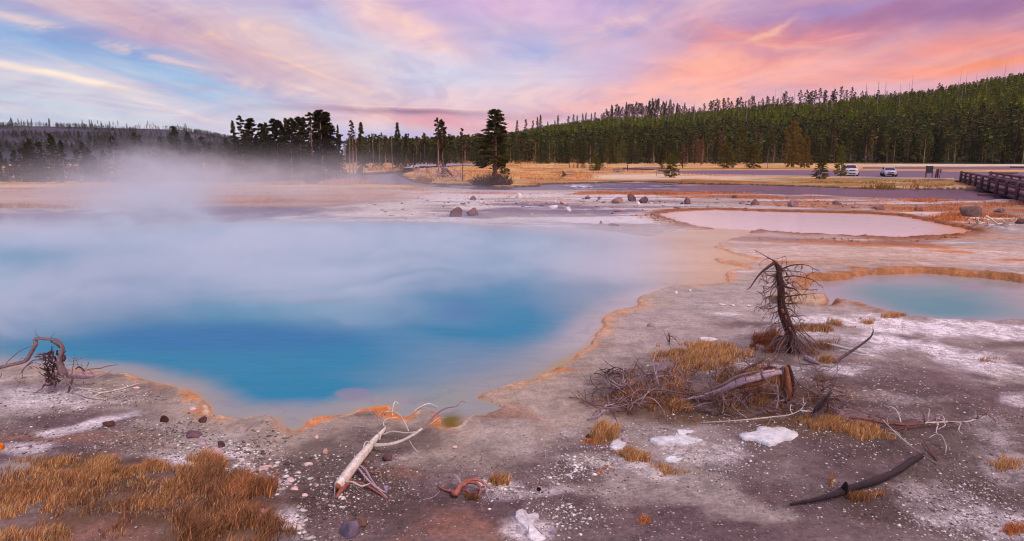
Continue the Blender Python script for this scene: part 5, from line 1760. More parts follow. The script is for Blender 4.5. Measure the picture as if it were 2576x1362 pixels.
for k in range(420):
    a = ri.uniform(0, 6.28)
    rr2 = ri.uniform(0, 1) ** .5
    q = q0 + np.array([math.cos(a) * rr2 * 2.3, math.sin(a) * rr2 * 1.2 + 0.4, 0.02])
    twig(mb, q, (math.cos(a) * .7 * rr2, math.sin(a) * .5, 1), ri.uniform(.7, 1.9) * (1.15 - rr2 * .5), .035, ri, [alb_t((88, 64, 70)), alb_t((76, 66, 50)), alb_t((104, 80, 84))][k % 3], 1, -.1, .5, 2, 3)
tag(mb.build('shrub', M['bark']), 'dense leafless purple grey shrub at the foot of the tallest lone pine', 'shrub')
mb = MB()
mb.tube(D3([(1420, 441, 0), (1418, 436, .5), (1416, 431, 1.0)]), [.35, .25, .08], 6, GREYW * .8, jit=.3)
mb.tube(D3([(1420, 439, .25), (1432, 438, .25), (1446, 439, .1)]), [.15, .13, .06], 5, PALEW * .8, jit=.2)
tag(mb.build('driftwood', M['wood']), 'broken stump with a short log lying in the golden meadow', 'driftwood')
mb = MB()
for k in range(9):
    q = gt(1552 + ri.uniform(-5, 7), 434)
    twig(mb, q, (ri.normal(0, 1), ri.normal(0, .5), .3), 1.3, .07, ri, GREYW * .9, 1, 0, .6, 2, 4)
tag(mb.build('driftwood', M['wood']), 'small tangled driftwood heap on the pale bank by the asphalt lot', 'driftwood')

# ------------------------------------------------------------------ rocks
import bmesh
_bm = bmesh.new()
bmesh.ops.create_icosphere(_bm, subdivisions=3, radius=1)
_bm.verts.ensure_lookup_table()
ICO_V = np.array([v.co[:] for v in _bm.verts])
ICO_F = np.array([[v.index for v in f.verts] for f in _bm.faces])
_bm.free()


def rock(name, label, cat, dx, dy, w, d, h, c, seed, mat=None, sink=.25, rz=None, group=None):
    rg_ = np.random.RandomState(seed)
    v = ICO_V.copy()
    for _ in range(24):
        n = rg_.normal(0, 1, 3)
        n /= np.linalg.norm(n)
        lim = rg_.uniform(.55, .92)
        s = v @ n
        v -= np.maximum(s - lim, 0)[:, None] * n
    v += (fbm(v[:, 0] * 3 + seed, v[:, 1] * 3 + v[:, 2] * 2, 1.0, 4, seed) * .16)[:, None] * ICO_V
    v *= np.array([w / 2, d / 2, h * .8]) * 1.12
    p = gt(dx, dy)
    v[:, 2] += h * (0.5 - sink)
    cc_ = alb_t((c[0] + 12, c[1] + 4, c[2] - 4)) * 1.0
    C_ = cc_ * (1 + fbm(v[:, 0] / w * 4, v[:, 1] / w * 4 + v[:, 2] / w * 3, 1, 3, seed + 9) * .8)[:, None]
    o = mk(name, v, ICO_F, mat or M['rock'], None, C_, False)
    o.location = tuple(map(float, p))
    o.rotation_euler = (0, 0, rg_.uniform(0, 6.28) if rz is None else rz)
    return tag(o, label, cat, group)


def pxw(n, y):
    return n * CAMH / (y - HOR)


DK = (84, 70, 76)
WHT = (222, 208, 212)
RUST = (150, 108, 92)
ROCKS = [
    (2438, 545, 52, .7, .52, (96, 84, 84), 'large grey boulder in rust coloured grass by the footbridge'),
    (1147, 545, 38, .7, .55, (92, 74, 80), 'dark squarish boulder at the far rim of the steaming pool'),
    (1190, 543, 36, .7, .5, (104, 84, 92), 'broad dark boulder right of the squarish one at the far rim'),
    (1154, 532, 26, .6, .35, (96, 78, 86), 'low dark slab behind the two boulders at the far rim'),
    (1190, 504, 20, .7, .5, (92, 78, 90), 'small dark rock on the pale flat left of the white one'),
    (1308, 500, 20, .7, .7, WHT, 'rounded white rock on the far flat near the river'),
    (1391, 525, 26, .6, .35, WHT, 'long white slab, left one of the pair on the lilac flat'),
    (1427, 532, 19, .7, .6, WHT, 'compact white rock, right one of the pair on the lilac flat'),
    (1417, 514, 22, .7, .55, (168, 150, 156), 'peaked grey rock just behind the white pair on the flat'),
    (1478, 501, 16, .7, .5, DK, 'dark rock alone near the river rapids'),
    (1553, 512, 36, .6, .4, (128, 108, 112), 'wide brownish flat rock left of the dark twins'),
    (1590, 506, 22, .8, .7, DK, 'dark rock, left of the dark twins above the pink pool'),
    (1617, 511, 26, .7, .6, DK, 'dark rock, right of the dark twins above the pink pool'),
    (1583, 496, 10, .8, .9, DK, 'pointed small dark rock behind the dark twins'),
    (1605, 514, 12, .8, .6, WHT, 'small white rock at the foot of the dark twins'),
    (1560, 534, 34, .5, .18, (120, 100, 112), 'thin dark slab on the white crust'),
    (1543, 568, 30, .5, .2, (118, 100, 112), 'thin dark slab near the far shore of the blue pool'),
    (1511, 563, 8, .8, .9, (110, 96, 108), 'small dark stone near the thin slab on the far shore'),
    (1728, 514, 19, .8, .9, (104, 82, 86), 'upright brown rock behind the pink pool'),
    (1847, 499, 16, .7, .5, DK, 'low dark rock in rust grass behind the pink pool'),
    (1899, 516, 24, .7, .6, (120, 98, 100), 'brown rock in the rust grass behind the pink pool'),
    (1868, 513, 22, .6, .35, (150, 128, 132), 'pale low rock left of the brown one in rust grass'),
    (1996, 520, 38, .7, .45, (138, 116, 124), 'wide grey rock behind the middle of the pink pool'),
    (2105, 515, 22, .7, .45, (124, 104, 108), 'grey rock half hidden in rust grass behind the pink pool'),
    (2150, 524, 20, .7, .4, (140, 120, 120), 'low tan rock at the rim of the pink pool'),
    (2211, 528, 26, .7, .5, (118, 96, 100), 'brown rock at the back rim of the pink pool'),
    (2310, 531, 26, .6, .45, (128, 100, 98), 'jagged brown rock left of the large grey boulder'),
    (2515, 535, 30, .6, .4, (126, 106, 110), 'low grey rock right of the large grey boulder'),
    (2565, 563, 26, .6, .5, (90, 72, 74), 'dark rock at the right edge behind the antler branches'),
    (1637, 821, 18, .7, .5, (132, 124, 142), 'single grey stone on the smooth mud right of the blue pool'),
    (976, 1158, 28, .8, .65, (84, 72, 80), 'dark rounded stone right of the white driftwood log'),
    (943, 1163, 9, .8, .7, (120, 108, 136), 'bluish pebble beside the dark rounded stone'),
    (820, 1142, 16, .8, .8, (176, 150, 146), 'tan stone on the gravel left of the driftwood log'),
    (775, 1170, 24, .8, .3, (214, 192, 186), 'flat whitish flake left of the driftwood log'),
    (797, 1103, 12, .8, .7, (196, 172, 166), 'small white stone below the narrow pool inlet'),
    (971, 1234, 16, .8, .8, (128, 132, 166), 'blue grey stone by the driftwood roots'),
    (1145, 1127, 16, .7, .4, (206, 188, 190), 'white stone on the grey mud below the small green pool'),
    (884, 1345, 56, .9, .7, (92, 92, 116), 'blue grey boulder cut by the bottom edge of the picture'),
    (905, 1322, 40, .9, .6, (104, 88, 84), 'brown rounded boulder touching the blue grey one at the bottom'),
    (541, 1148, 38, .9, .7, (176, 164, 186), 'lilac white boulder at the top of the grassy mound'),
    (508, 1118, 30, .9, .4, (150, 138, 160), 'low lilac rock left of the boulder above the mound'),
    (557, 1124, 24, .8, .6, (70, 58, 70), 'dark stone right of the boulder above the mound'),
    (275, 1072, 34, .6, .4, (70, 52, 54), 'dark stone in the gravel above the grassy mound'),
    (412, 1060, 26, .6, .5, (50, 36, 40), 'dark hollow rock beside the shore crust'),
    (512, 1062, 22, .7, .6, (74, 58, 66), 'dark rock near the orange shore crust'),
    (488, 1098, 46, .8, .3, (104, 86, 104), 'broad grey brown rock between crust and mound'),
    (342, 978, 18, .7, .3, (206, 184, 184), 'white flat stone on the left shore'),
    (484, 1033, 20, .7, .4, (190, 176, 188), 'pale flat stone inside the orange crust'),
    (606, 1160, 28, .4, .3, (208, 194, 200), 'tilted long white shard right of the mound'),
    (670, 1178, 34, .5, .25, (200, 180, 178), 'long pinkish shard beside the white gravel'),
    (655, 1313, 48, .9, .6, (166, 138, 138), 'pinkish boulder sitting in the tall grass'),
    (731, 1210, 26, .8, .3, (208, 194, 200), 'white slab, upper of the two by the white gravel'),
    (740, 1232, 24, .8, .3, (206, 190, 196), 'white slab, lower of the two by the white gravel'),
    (767, 1248, 18, .8, .3, (206, 190, 196), 'small white slab at the edge of the white gravel'),
    (698, 1216, 30, .8, .35, (190, 180, 200), 'lilac slab left of the white slabs'),
    (650, 1200, 24, .5, .25, (214, 198, 196), 'narrow white flake above the tall grass'),
    (720, 1330, 40, .8, .3, (200, 188, 200), 'broad white slab at the bottom of the white gravel'),
    (1572, 1112, 26, .9, .5, (140, 128, 148), 'blue grey rock beside the golden grass tuft'),
    (1479, 1100, 12, .9, .7, (60, 48, 54), 'small black stone on the mud left of the golden tuft'),
    (1356, 1235, 12, .9, .8, (24, 20, 24), 'black round stone right of the reddish root'),
    (1393, 1342, 16, .9, .8, (130, 130, 160), 'bluish white stone near the bottom edge'),
    (1380, 1380, 20, .9, .6, (200, 190, 200), 'white stone at the bottom edge'),
    (1700, 738, 12, .8, .5, (214, 200, 206), 'white chip, leftmost group on the mud left of the standing tree'),
    (1735, 732, 8, .8, .6, (214, 200, 206), 'tiny white chip farthest from the standing tree'),
    (1816, 769, 18, .7, .3, (220, 204, 210), 'white flake, left one of the row of flakes left of the standing tree'),
    (1842, 770, 12, .7, .4, (220, 204, 210), 'white flake, second of the row left of the standing tree'),
    (1863, 762, 9, .7, .4, (220, 204, 210), 'smallest white flake of the row left of the standing tree'),
    (1884, 771, 16, .7, .3, (224, 208, 214), 'white flake of the row closest to the standing tree'),
    (1780, 857, 46, .3, .18, (224, 206, 210), 'long white plate behind the golden grass patch'),
    (1747, 868, 14, .8, .5, (220, 204, 210), 'white chunk left of the long white plate'),
    (2084, 799, 26, .4, .2, (222, 206, 210), 'white plate right of the standing dead tree'),
    (2165, 803, 10, .8, .5, (150, 136, 150), 'small grey stone beside the right tuft of grass'),
    (3, 1130, 20, .9, .8, (190, 110, 40), 'orange stone at the left edge of the picture'),
    (2480, 735, 16, .8, .3, (120, 104, 130), 'faint dark rock near the edge of the right pool'),
][:-1]
for i, (x, y, wpx, dr_, hr_, c, lb) in enumerate(ROCKS):
    wm = wpx / F * CAMH * F / (y - HOR)
    white = c[0] > 185
    rock('rock', lb, 'rock', x, y, wm, wm * dr_, wm * hr_, c, 520 + i, M['sinter'] if white else M['rock'], sink=.2, rz=RS.uniform(-.4, .4))


def slab(name, label, pts, th, c, mat, lift=0.0, seed=0):
    P = GT([p[0] for p in pts], [p[1] for p in pts])
    P2, _ = catmull(np.vstack([P, P[:1]]), np.ones(len(P) + 1), 5)
    P2 = P2[:-1]
    cen = P2.mean(0)
    rg_ = np.random.RandomState(seed)
    n = len(P2)
    P2[:, :2] += rg_.normal(0, .006, (n, 2))
    th *= .4
    rings = [(1.03, -.05), (1.0, th * .6), (.97, th), (.7, th * 1.08), (.4, th * 1.12), (.12, th * 1.15)]
    V_ = []
    for k, (s, h) in enumerate(rings):
        q = cen + (P2 - cen) * s
        z = terrain(q[:, 0], q[:, 1]) * 0 + cen[2] + lift + h + fbm(q[:, 0], q[:, 1], .12, 4, seed) * .018 * (k > 0)
        V_.append(np.stack([q[:, 0], q[:, 1], z], 1))
    V_ = np.concatenate(V_)
    fs = []
    for k in range(len(rings) - 1):
        for i in range(n):
            fs.append((k * n + i, k * n + (i + 1) % n, (k + 1) * n + (i + 1) % n, (k + 1) * n + i))
    fs.append(tuple((len(rings) - 1) * n + i for i in range(n)))
    C_ = alb(c) * .85 * (1 + fbm(V_[:, 0], V_[:, 1], .15, 5, seed + 5) * .9)[:, None]
    o = mk(name, V_, fs, mat, None, C_, True)
    return tag(o, label, 'rock')


slab('sinter_slab', 'flat boot shaped white sinter slab below the branch tangle', cF([(728, 1045), (770, 1075), (830, 1092), (930, 1080), (1060, 1084), (1160, 1060), (1250, 1025), (1235, 1000), (1180, 985), (1100, 955), (985, 955), (960, 985), (930, 1010), (830, 1018)]), .03, (196, 188, 206), M['sinter'], 0, 1)
slab('sinter_slab', 'bluish white diamond shaped sinter slab right of the boot shaped one', cF([(1520, 1000), (1560, 1045), (1640, 1050), (1720, 1075), (1795, 1102), (1880, 1062), (1985, 1040), (2038, 990), (1960, 955), (1900, 932), (1780, 925), (1690, 922), (1655, 975), (1580, 985)]), .05, (196, 200, 214), M['sinter'], 0, 2)
slab('sinter_slab', 'small round white sinter slab below the golden tuft', cF([(375, 1105), (400, 1060), (450, 1038), (515, 1048), (522, 1080), (500, 1115), (450, 1132), (405, 1128)]), .05, (196, 186, 200), M['sinter'], 0, 3)
slab('sinter_slab', 'smallest white sinter patch nearest the bottom below the boot shaped slab', cF([(850, 1225), (890, 1195), (950, 1185), (1000, 1195), (1015, 1215), (960, 1235), (900, 1240)]), .03, (190, 180, 196), M['sinter'], 0, 4)
c4 = crop(1104, 920, 0.3242)
slab('sinter_slab', 'jagged white sinter outcrop at the bottom centre', c4([(585, 1150), (620, 1125), (665, 1125), (690, 1160), (760, 1150), (770, 1190), (730, 1230), (790, 1290), (822, 1345), (760, 1362), (700, 1340), (680, 1270), (640, 1235), (600, 1190)]), .035, (206, 200, 216), M['sinter'], 0, 5)
slab('sinter_ledge', 'thick orange edged crust ledge at the inlet of the right hand pool', [(1950, 742), (2000, 738), (2040, 740), (2070, 750), (2078, 762), (2060, 768), (2010, 768), (1960, 766), (1935, 756)], .26, (168, 130, 118), M['sinter'], 0, 6)


# ------------------------------------------------------------------ gravel and chips
def pebbles(name, label, specs, seed, mat):
    rg_ = np.random.RandomState(seed)
    octv = np.array([[1, 0, 0], [-1, 0, 0], [0, 1, 0], [0, -1, 0], [0, 0, 1], [0, 0, -1]], float)
    octf = np.array([[0, 2, 4], [2, 1, 4], [1, 3, 4], [3, 0, 4], [2, 0, 5], [1, 2, 5], [3, 1, 5], [0, 3, 5]])
    VS, FS, CS = [], [], []
    off = 0
    for (cx, cy, rx, ry, rot, n, smin, smax, flat, cols) in specs:
        a, q = rg_.uniform(0, 6.28, n), rg_.uniform(0, 1, n) ** .5 * (1 + rg_.normal(0, .15, n))
        u, v = np.cos(a) * q * rx, np.sin(a) * q * ry
        ro = R(rot)
        X_, Y_ = cx + u * math.cos(ro) - v * math.sin(ro), cy + u * math.sin(ro) + v * math.cos(ro)
        ok = Y_ > HOR + 60
        p = GP(X_[ok], Y_[ok], 0.0)
        p[:, 2] = terrain(p[:, 0], p[:, 1])
        keep = (sdf(p[:, 0], p[:, 1], MAIN) > 0.1) & (sdf(p[:, 0], p[:, 1], BLUE) > 0.1) & (sdf(p[:, 0], p[:, 1], PINK) > -.25) & (sdf(p[:, 0], p[:, 1], RIVER) > 0.3) & (fbm(p[:, 0], p[:, 1], .8, 3, seed) > rg_.uniform(-.18, .16, len(p)))
        p = p[keep]
        p = p[rg_.rand(len(p)) < .5]
        m_ = len(p)
        s = smin * (smax / smin) ** (rg_.uniform(0, 1, m_) ** 2.2)
        sc_ = np.stack([s * rg_.uniform(.7, 1.4, m_), s * rg_.uniform(.7, 1.3, m_), s * flat * rg_.uniform(.6, 1.2, m_)], 1)
        th = rg_.uniform(0, 6.28, m_)
        o_ = octv[None] * (1 + rg_.uniform(-.35, .35, (m_, 6, 1)))
        o_ = o_ + rg_.normal(0, .18, (m_, 6, 3))
        o_ = o_ * sc_[:, None]
        x2 = o_[..., 0] * np.cos(th)[:, None] - o_[..., 1] * np.sin(th)[:, None]
        y2 = o_[..., 0] * np.sin(th)[:, None] + o_[..., 1] * np.cos(th)[:, None]
        vv = np.stack([x2 + p[:, :1], y2 + p[:, 1:2], o_[..., 2] + p[:, 2:] + sc_[:, 2:] * .3], -1).reshape(-1, 3)
        cc_ = np.array([alb(c) for c in cols])[rg_.randint(0, len(cols), m_)] * rg_.uniform(.75, 1.1, (m_, 1))
        VS.append(vv)
        FS.append((octf[None] + (np.arange(m_) * 6)[:, None, None]).reshape(-1, 3) + off)
        CS.append(np.repeat(cc_, 6, 0))
        off += len(vv)
    o = mk(name, np.concatenate(VS), np.concatenate(FS), mat, None, np.concatenate(CS))
    return tag(o, label, 'gravel', None, 'stuff')


WC = [(198, 180, 188), (176, 152, 156), (152, 132, 142), (210, 196, 206), (132, 108, 110), (112, 90, 94)]
MC = [(158, 132, 134), (104, 82, 84), (126, 102, 106), (76, 58, 64), (190, 172, 180), (92, 70, 72)]
pebbles('gravel', 'loose white and brown gravel strewn over the foreground soil', [
    (1800, 1120, 420, 70, 0, 9000, .004, .02, .6, WC), (1700, 1250, 520, 100, 0, 9000, .004, .016, .6, MC), (1330, 1320, 180, 60, 0, 3500, .004, .03, .5, WC),
    (2380, 1180, 320, 170, 0, 9000, .004, .018, .6, MC), (2450, 1290, 200, 80, 0, 4000, .004, .02, .5, WC), (2300, 960, 380, 120, 8, 8000, .005, .02, .5, WC),
    (200, 1060, 320, 90, 0, 9000, .004, .022, .5, MC), (150, 1000, 240, 40, 0, 3500, .004, .02, .5, WC), (380, 1090, 200, 70, 10, 5000, .004, .022, .5, MC), (560, 1150, 110, 50, 0, 3000, .006, .03, .4, WC),
    (730, 1200, 150, 110, 20, 6000, .005, .035, .4, MC), (715, 1300, 55, 110, -14, 5000, .008, .05, .25, WC), (900, 1280, 260, 90, 0, 7000, .004, .02, .5, MC), (820, 1150, 220, 80, 10, 3000, .004, .02, .5, MC),
    (1900, 940, 240, 30, 0, 4000, .005, .025, .5, WC), (1200, 1200, 300, 60, 0, 2500, .004, .014, .6, MC), (1250, 1230, 100, 20, 0, 900, .005, .03, .4, WC), (1450, 1180, 90, 30, -10, 900, .006, .03, .5, WC), (620, 1330, 150, 40, 0, 1500, .005, .03, .4, WC),
    (2000, 540, 500, 30, 0, 700, .03, .12, .5, MC), (1450, 510, 420, 16, 0, 900, .04, .2, .5, MC), (1400, 505, 380, 22, 0, 500, .04, .16, .5, WC), (1100, 530, 300, 24, 0, 350, .03, .14, .4, MC), (2150, 512, 320, 14, 0, 500, .04, .2, .5, MC),
    (1660, 550, 60, 14, 10, 500, .03, .12, .6, [(150, 92, 56), (120, 70, 44)]), (2400, 590, 70, 9, -10, 350, .03, .12, .6, [(150, 92, 56), (110, 74, 36)]), (2070, 603, 250, 4, 1, 500, .02, .07, .6, [(150, 92, 56), (120, 70, 44)])], 5, M['gravel'])


# ------------------------------------------------------------------ grass
def grass(name, label, specs, seed, fan=.25):
    rg_ = np.random.RandomState(seed)
    VS, CS = [], []
    for (cx, cy, rx, ry, rot, n, h, wd, cols, thr) in specs:
        a, q = rg_.uniform(0, 6.28, n), rg_.uniform(0, 1, n) ** .5
        q = q * (1 + .25 * np.sin(a * 5 + cx) + rg_.normal(0, .07, n))
        u, v = np.cos(a) * q * rx, np.sin(a) * q * ry
        ro = R(rot)
        X_, Y_ = cx + u * math.cos(ro) - v * math.sin(ro), cy + u * math.sin(ro) + v * math.cos(ro)
        Y_ = np.maximum(Y_, HOR + 15)
        zb = 0.0 if cy > 470 else 0.25
        p = GP(X_, Y_, zb)
        p[:, 2] = terrain(p[:, 0], p[:, 1])
        dist = np.hypot(p[:, 0], p[:, 1])
        cl = fbm(p[:, 0], p[:, 1], .28 * np.maximum(dist.mean() / 8, 1), 3, seed)
        keep = (cl > thr + (.07 if cy > 800 else .02) + rg_.uniform(-.09, .09, n)) & (sdf(p[:, 0], p[:, 1], MAIN) > 0.15) & (sdf(p[:, 0], p[:, 1], RIVER) > -.3) & (sdf(p[:, 0], p[:, 1], BLUE) > 0.1) & (sdf(p[:, 0], p[:, 1], PINK) > 0.1)
        p, dist, cl = p[keep], dist[keep], cl[keep]
        m_ = len(p)
        H = h * (.8 if h < .3 else 1) * rg_.uniform(.3, 1.3, m_) * (1 + cl * 1.6)
        if wd > .03 and h < .45:
            H, wd = H * .65, wd * .6
        W_ = wd * .9 * rg_.uniform(.6, 1.3, m_)
        th = rg_.uniform(0, 6.28, m_)
        ln = H * rg_.uniform(.1, 1.2, m_)
        wind = np.array([.25, 0.1])
        lx, ly = np.cos(th) * ln * .6 + wind[0] * H, np.sin(th) * ln * .6 + wind[1] * H
        fa = rg_.uniform(-.9, .9, m_)
        sx, sy = np.cos(fa) * W_ / 2, np.sin(fa) * W_ / 2
        z0 = p[:, 2] - .01
        b0 = np.stack([p[:, 0] - sx, p[:, 1] - sy, z0], 1)
        b1 = np.stack([p[:, 0] + sx, p[:, 1] + sy, z0], 1)
        m0 = np.stack([p[:, 0] - sx * .7 + lx * .3, p[:, 1] - sy * .7 + ly * .3, z0 + H * .6], 1)
        m1_ = np.stack([p[:, 0] + sx * .7 + lx * .3, p[:, 1] + sy * .7 + ly * .3, z0 + H * .6], 1)
        tp = np.stack([p[:, 0] + lx, p[:, 1] + ly, z0 + H * rg_.uniform(.8, 1, m_)], 1)
        VS.append(np.stack([b0, b1, m0, m1_, tp], 1).reshape(-1, 3))
        cc_ = np.array([alb(c) for c in cols])[rg_.randint(0, len(cols), m_)] * np.array([.78, .64, .66]) * rg_.uniform(.6, 1.3, (m_, 1)) * (1 + fbm(p[:, 0], p[:, 1], .5 * np.maximum(dist.mean() / 8, 1), 3, seed + 3) * .9)[:, None]
        CS.append(np.repeat(cc_, 5, 0))
    V_ = np.concatenate(VS)
    k = len(V_) // 5
    F_ = (np.array([[0, 1, 3], [0, 3, 2], [2, 3, 4]])[None] + (np.arange(k) * 5)[:, None, None]).reshape(-1, 3)
    o = mk(name, V_, F_, M['grass'], None, np.concatenate(CS))
    return tag(o, label, 'grass', None, 'stuff')


GO = [(178, 122, 80), (208, 150, 102), (146, 96, 70), (192, 134, 92), (116, 80, 66), (224, 176, 130)]
GB = [(140, 94, 72), (168, 116, 82), (110, 76, 64), (126, 90, 72), (88, 62, 56), (196, 144, 104)]
GG = [(108, 78, 56), (136, 94, 64), (82, 64, 52), (146, 96, 68)]
GR = [(190, 116, 74), (170, 98, 60), (204, 134, 92), (150, 90, 64)]
grass('dry_grass', 'patch of orange brown dry grass on the mound in the lower left corner', [
    (330, 1200, 240, 38, 4, 15000, .10, .006, GO, -.12), (150, 1260, 220, 60, 0, 12000, .11, .006, GB + GO, -.08), (420, 1240, 220, 50, 5, 12000, .10, .006, GB + GO, -.1), (60, 1330, 130, 50, 0, 5000, .09, .006, GO, -.05),
    (330, 1250, 300, 70, 4, 16000, .045, .007, GB + MC, -.2), (560, 1290, 130, 70, 10, 7000, .05, .007, GB + MC, -.2),
    (565, 1250, 110, 60, 20, 9000, .16, .006, GB, -.15), (640, 1270, 60, 50, 0, 4000, .2, .006, GB + GR, -.1), (580, 1350, 130, 50, 0, 9000, .18, .006, GB + GG, -.15), (350, 1320, 200, 40, 0, 2500, .07, .006, GB, .05), (545, 1180, 60, 20, 10, 2500, .12, .006, GO, -.1), (100, 1200, 60, 24, -20, 1500, .07, .006, GO, .0)], 31)
grass('dry_grass', 'golden grass patch between the mud and the standing dead tree', [(1730, 888, 90, 20, 0, 7000, .14, .008, GO, -.15), (1770, 915, 110, 18, 0, 7000, .13, .008, GO, -.15), (1790, 945, 60, 16, 0, 3000, .12, .008, GO, -.1)], 32)
grass('dry_grass', 'brown and green grass growing through the tangle of the fallen tree', [
    (1900, 1000, 130, 34, 0, 5000, .15, .007, GG + GB, -.1), (1700, 1000, 160, 26, 0, 5000, .12, .007, GB, -.05), (1620, 1025, 120, 24, 5, 5000, .12, .007, GG + GB, -.05), (1780, 1040, 120, 14, 0, 3000, .10, .007, GB + GO, 0), (1980, 1030, 80, 20, 0, 3000, .12, .007, GG, -.05), (1750, 960, 160, 22, 0, 2500, .1, .006, GB, 0)], 33)
grass('dry_grass', 'upright golden grass tuft at the left foot of the fallen tree', [(1518, 1100, 34, 16, -10, 3500, .22, .006, GO, -.3), (1490, 1112, 24, 8, 0, 700, .12, .006, GR, -.3)], 34)
grass('dry_grass', 'row of short golden grass right of the diamond shaped slab', [(2060, 1082, 55, 12, 8, 3200, .10, .006, GO, -.2), (2150, 1098, 80, 14, 10, 3500, .09, .006, GO, -.15)], 35)
grass('dry_grass', 'golden tufts behind the right pool inlet and around the standing dead tree', [
    (2140, 818, 50, 10, 0, 2500, .16, .009, GO, -.2), (2050, 832, 60, 8, 0, 1500, .12, .009, GO + GB, -.1), (2245, 798, 30, 4, 0, 800, .12, .009, GO, -.2), (1930, 870, 40, 24, 0, 2500, .22, .007, [(110, 56, 34), (140, 76, 44)], -.2), (2090, 925, 30, 7, 0, 900, .12, .007, GO, -.2), (2060, 880, 60, 22, 0, 1500, .12, .006, GG, -.05), (2490, 910, 30, 7, 0, 300, .1, .008, GO, -.1), (2200, 826, 60, 7, 0, 800, .09, .008, GO, 0)], 36)
grass('dry_grass', 'scattered small tufts of dry grass on the open soil at the lower right', [
    (1595, 1150, 40, 12, 10, 1600, .08, .006, GO, -.1), (1690, 1190, 50, 14, 20, 900, .06, .006, GO, 0), (1745, 1215, 40, 20, 20, 500, .06, .006, GO, 0), (1620, 1310, 16, 8, 0, 400, .07, .006, GR, -.3), (2160, 1255, 28, 10, 0, 900, .10, .006, GG, -.2), (2220, 1245, 30, 10, 0, 900, .12, .006, GB, -.2),
    (2530, 1180, 40, 14, 0, 700, .07, .006, GO, -.1), (2550, 1335, 30, 10, 0, 500, .08, .006, GR, -.2), (1940, 1085, 20, 5, 0, 300, .06, .006, GO, -.2), (2090, 1215, 6, 14, 0, 120, .12, .005, GO, -.4), (1255, 1210, 26, 8, 0, 700, .10, .006, GO, -.3), (1190, 1250, 20, 7, 0, 300, .07, .006, GG, -.2), (1500, 1190, 40, 10, -20, 300, .05, .006, GR, 0)], 37)
grass('rust_grass', 'belt of rust orange grass between the pink pool and the river', [
    (1640, 487, 230, 3.5, 0, 4500, .30, .05, GR, -.12), (1880, 496, 230, 4.5, 0, 3500, .22, .045, GR, .02), (2150, 505, 230, 7, 0, 4500, .22, .04, GR, .03), (2440, 522, 260, 12, 0, 9000, .22, .035, GR, .0), (2480, 550, 200, 10, 0, 6000, .2, .03, GR, .02), (2100, 518, 160, 7, 0, 2200, .18, .03, GR, .06), (2560, 512, 80, 4, 0, 1500, .3, .04, GR, -.2),
    (1330, 503, 140, 6, 0, 1000, .18, .04, [(160, 140, 110), (150, 120, 96)], .0), (2320, 506, 60, 4, 0, 1200, .3, .045, GR, -.2), (1230, 486, 90, 2, 0, 500, .25, .05, GR, 0)], 38)
grass('rust_grass', 'tall brown grass lining the far river bank and the island', [
    (1100, 459, 75, 2.6, 3, 3500, .5, .08, GO, -.3), (1270, 466, 90, 2.2, 0, 3500, .5, .08, GB + GO, -.3), (1460, 458, 110, 2, 0, 3000, .4, .08, GR, -.3), (1700, 456, 150, 2.2, 0, 3500, .4, .08, GG + GR, -.25), (1860, 460, 110, 2, 0, 2000, .4, .08, GR, -.2), (2150, 468, 150, 2.5, 0, 4000, .5, .08, [(110, 96, 30), (130, 100, 40), (150, 96, 44)], -.2), (2290, 470, 110, 3, 0, 3500, .5, .07, GR + GG, -.2),
    (2200, 455, 180, 3, 0, 3500, .35, .08, GG + GO, -.1), (2360, 463, 50, 5, 0, 1500, .4, .07, GB, -.1), (1060, 452, 30, 3, 0, 900, .5, .07, GB, -.2), (960, 430, 90, 2, 0, 1200, .6, .1, GO, -.2), (2360, 450, 50, 2, 0, 900, .4, .07, GG, -.1)], 39)
grass('meadow_grass', 'golden meadow grass beyond the river', [(1340, 432, 250, 16, 0, 16000, .35, .16, [(212, 148, 104), (196, 130, 88), (224, 162, 120), (172, 108, 68)], -.12), (1300, 414, 300, 3, 0, 4000, .5, .3, [(200, 146, 96), (176, 116, 66)], -.2), (2200, 416, 420, 3, 0, 4000, .4, .3, [(210, 150, 96), (190, 130, 80)], -.1)], 40)
grass('plain_grass', 'faded dry grass on the plain behind the steaming pool', [
    (200, 480, 330, 16, 0, 7000, .22, .08, [(196, 146, 112), (176, 124, 98), (206, 160, 130)], .0), (60, 522, 140, 4, 0, 2500, .35, .05, [(190, 142, 100), (150, 98, 70)], -.2), (640, 482, 260, 14, 0, 5000, .2, .08, [(190, 140, 112), (176, 128, 100)], 0), (660, 503, 90, 8, 0, 3500, .35, .05, [(206, 158, 118), (190, 136, 96)], -.15), (960, 477, 120, 7, 0, 2500, .22, .06, [(190, 130, 84), (164, 116, 70)], -.1), (800, 459, 120, 2, 0, 2000, .6, .1, [(180, 124, 100)], -.2)], 41)


# ------------------------------------------------------------------ asphalt lot and roads
def strip(name, top, bot, mat, nx=160, lift=.03):
    xs = np.linspace(top[0][0], top[-1][0], nx)
    yt = np.interp(xs, [p[0] for p in top], [p[1] for p in top])
    yb_ = np.interp(xs, [p[0] for p in bot], [p[1] for p in bot])
    rows = []
    for k in np.linspace(0, 1, 6):
        p = GT(xs, yt * (1 - k) + yb_ * k)
        rows.append(p + np.array([0, 0, lift]))
    V_ = np.concatenate(rows)
    fs = [(r * nx + i, r * nx + i + 1, (r + 1) * nx + i + 1, (r + 1) * nx + i) for r in range(5) for i in range(nx - 1)]
    o = mk(name, V_, fs, mat, None, None, True)
    return tag(o, kind='structure')


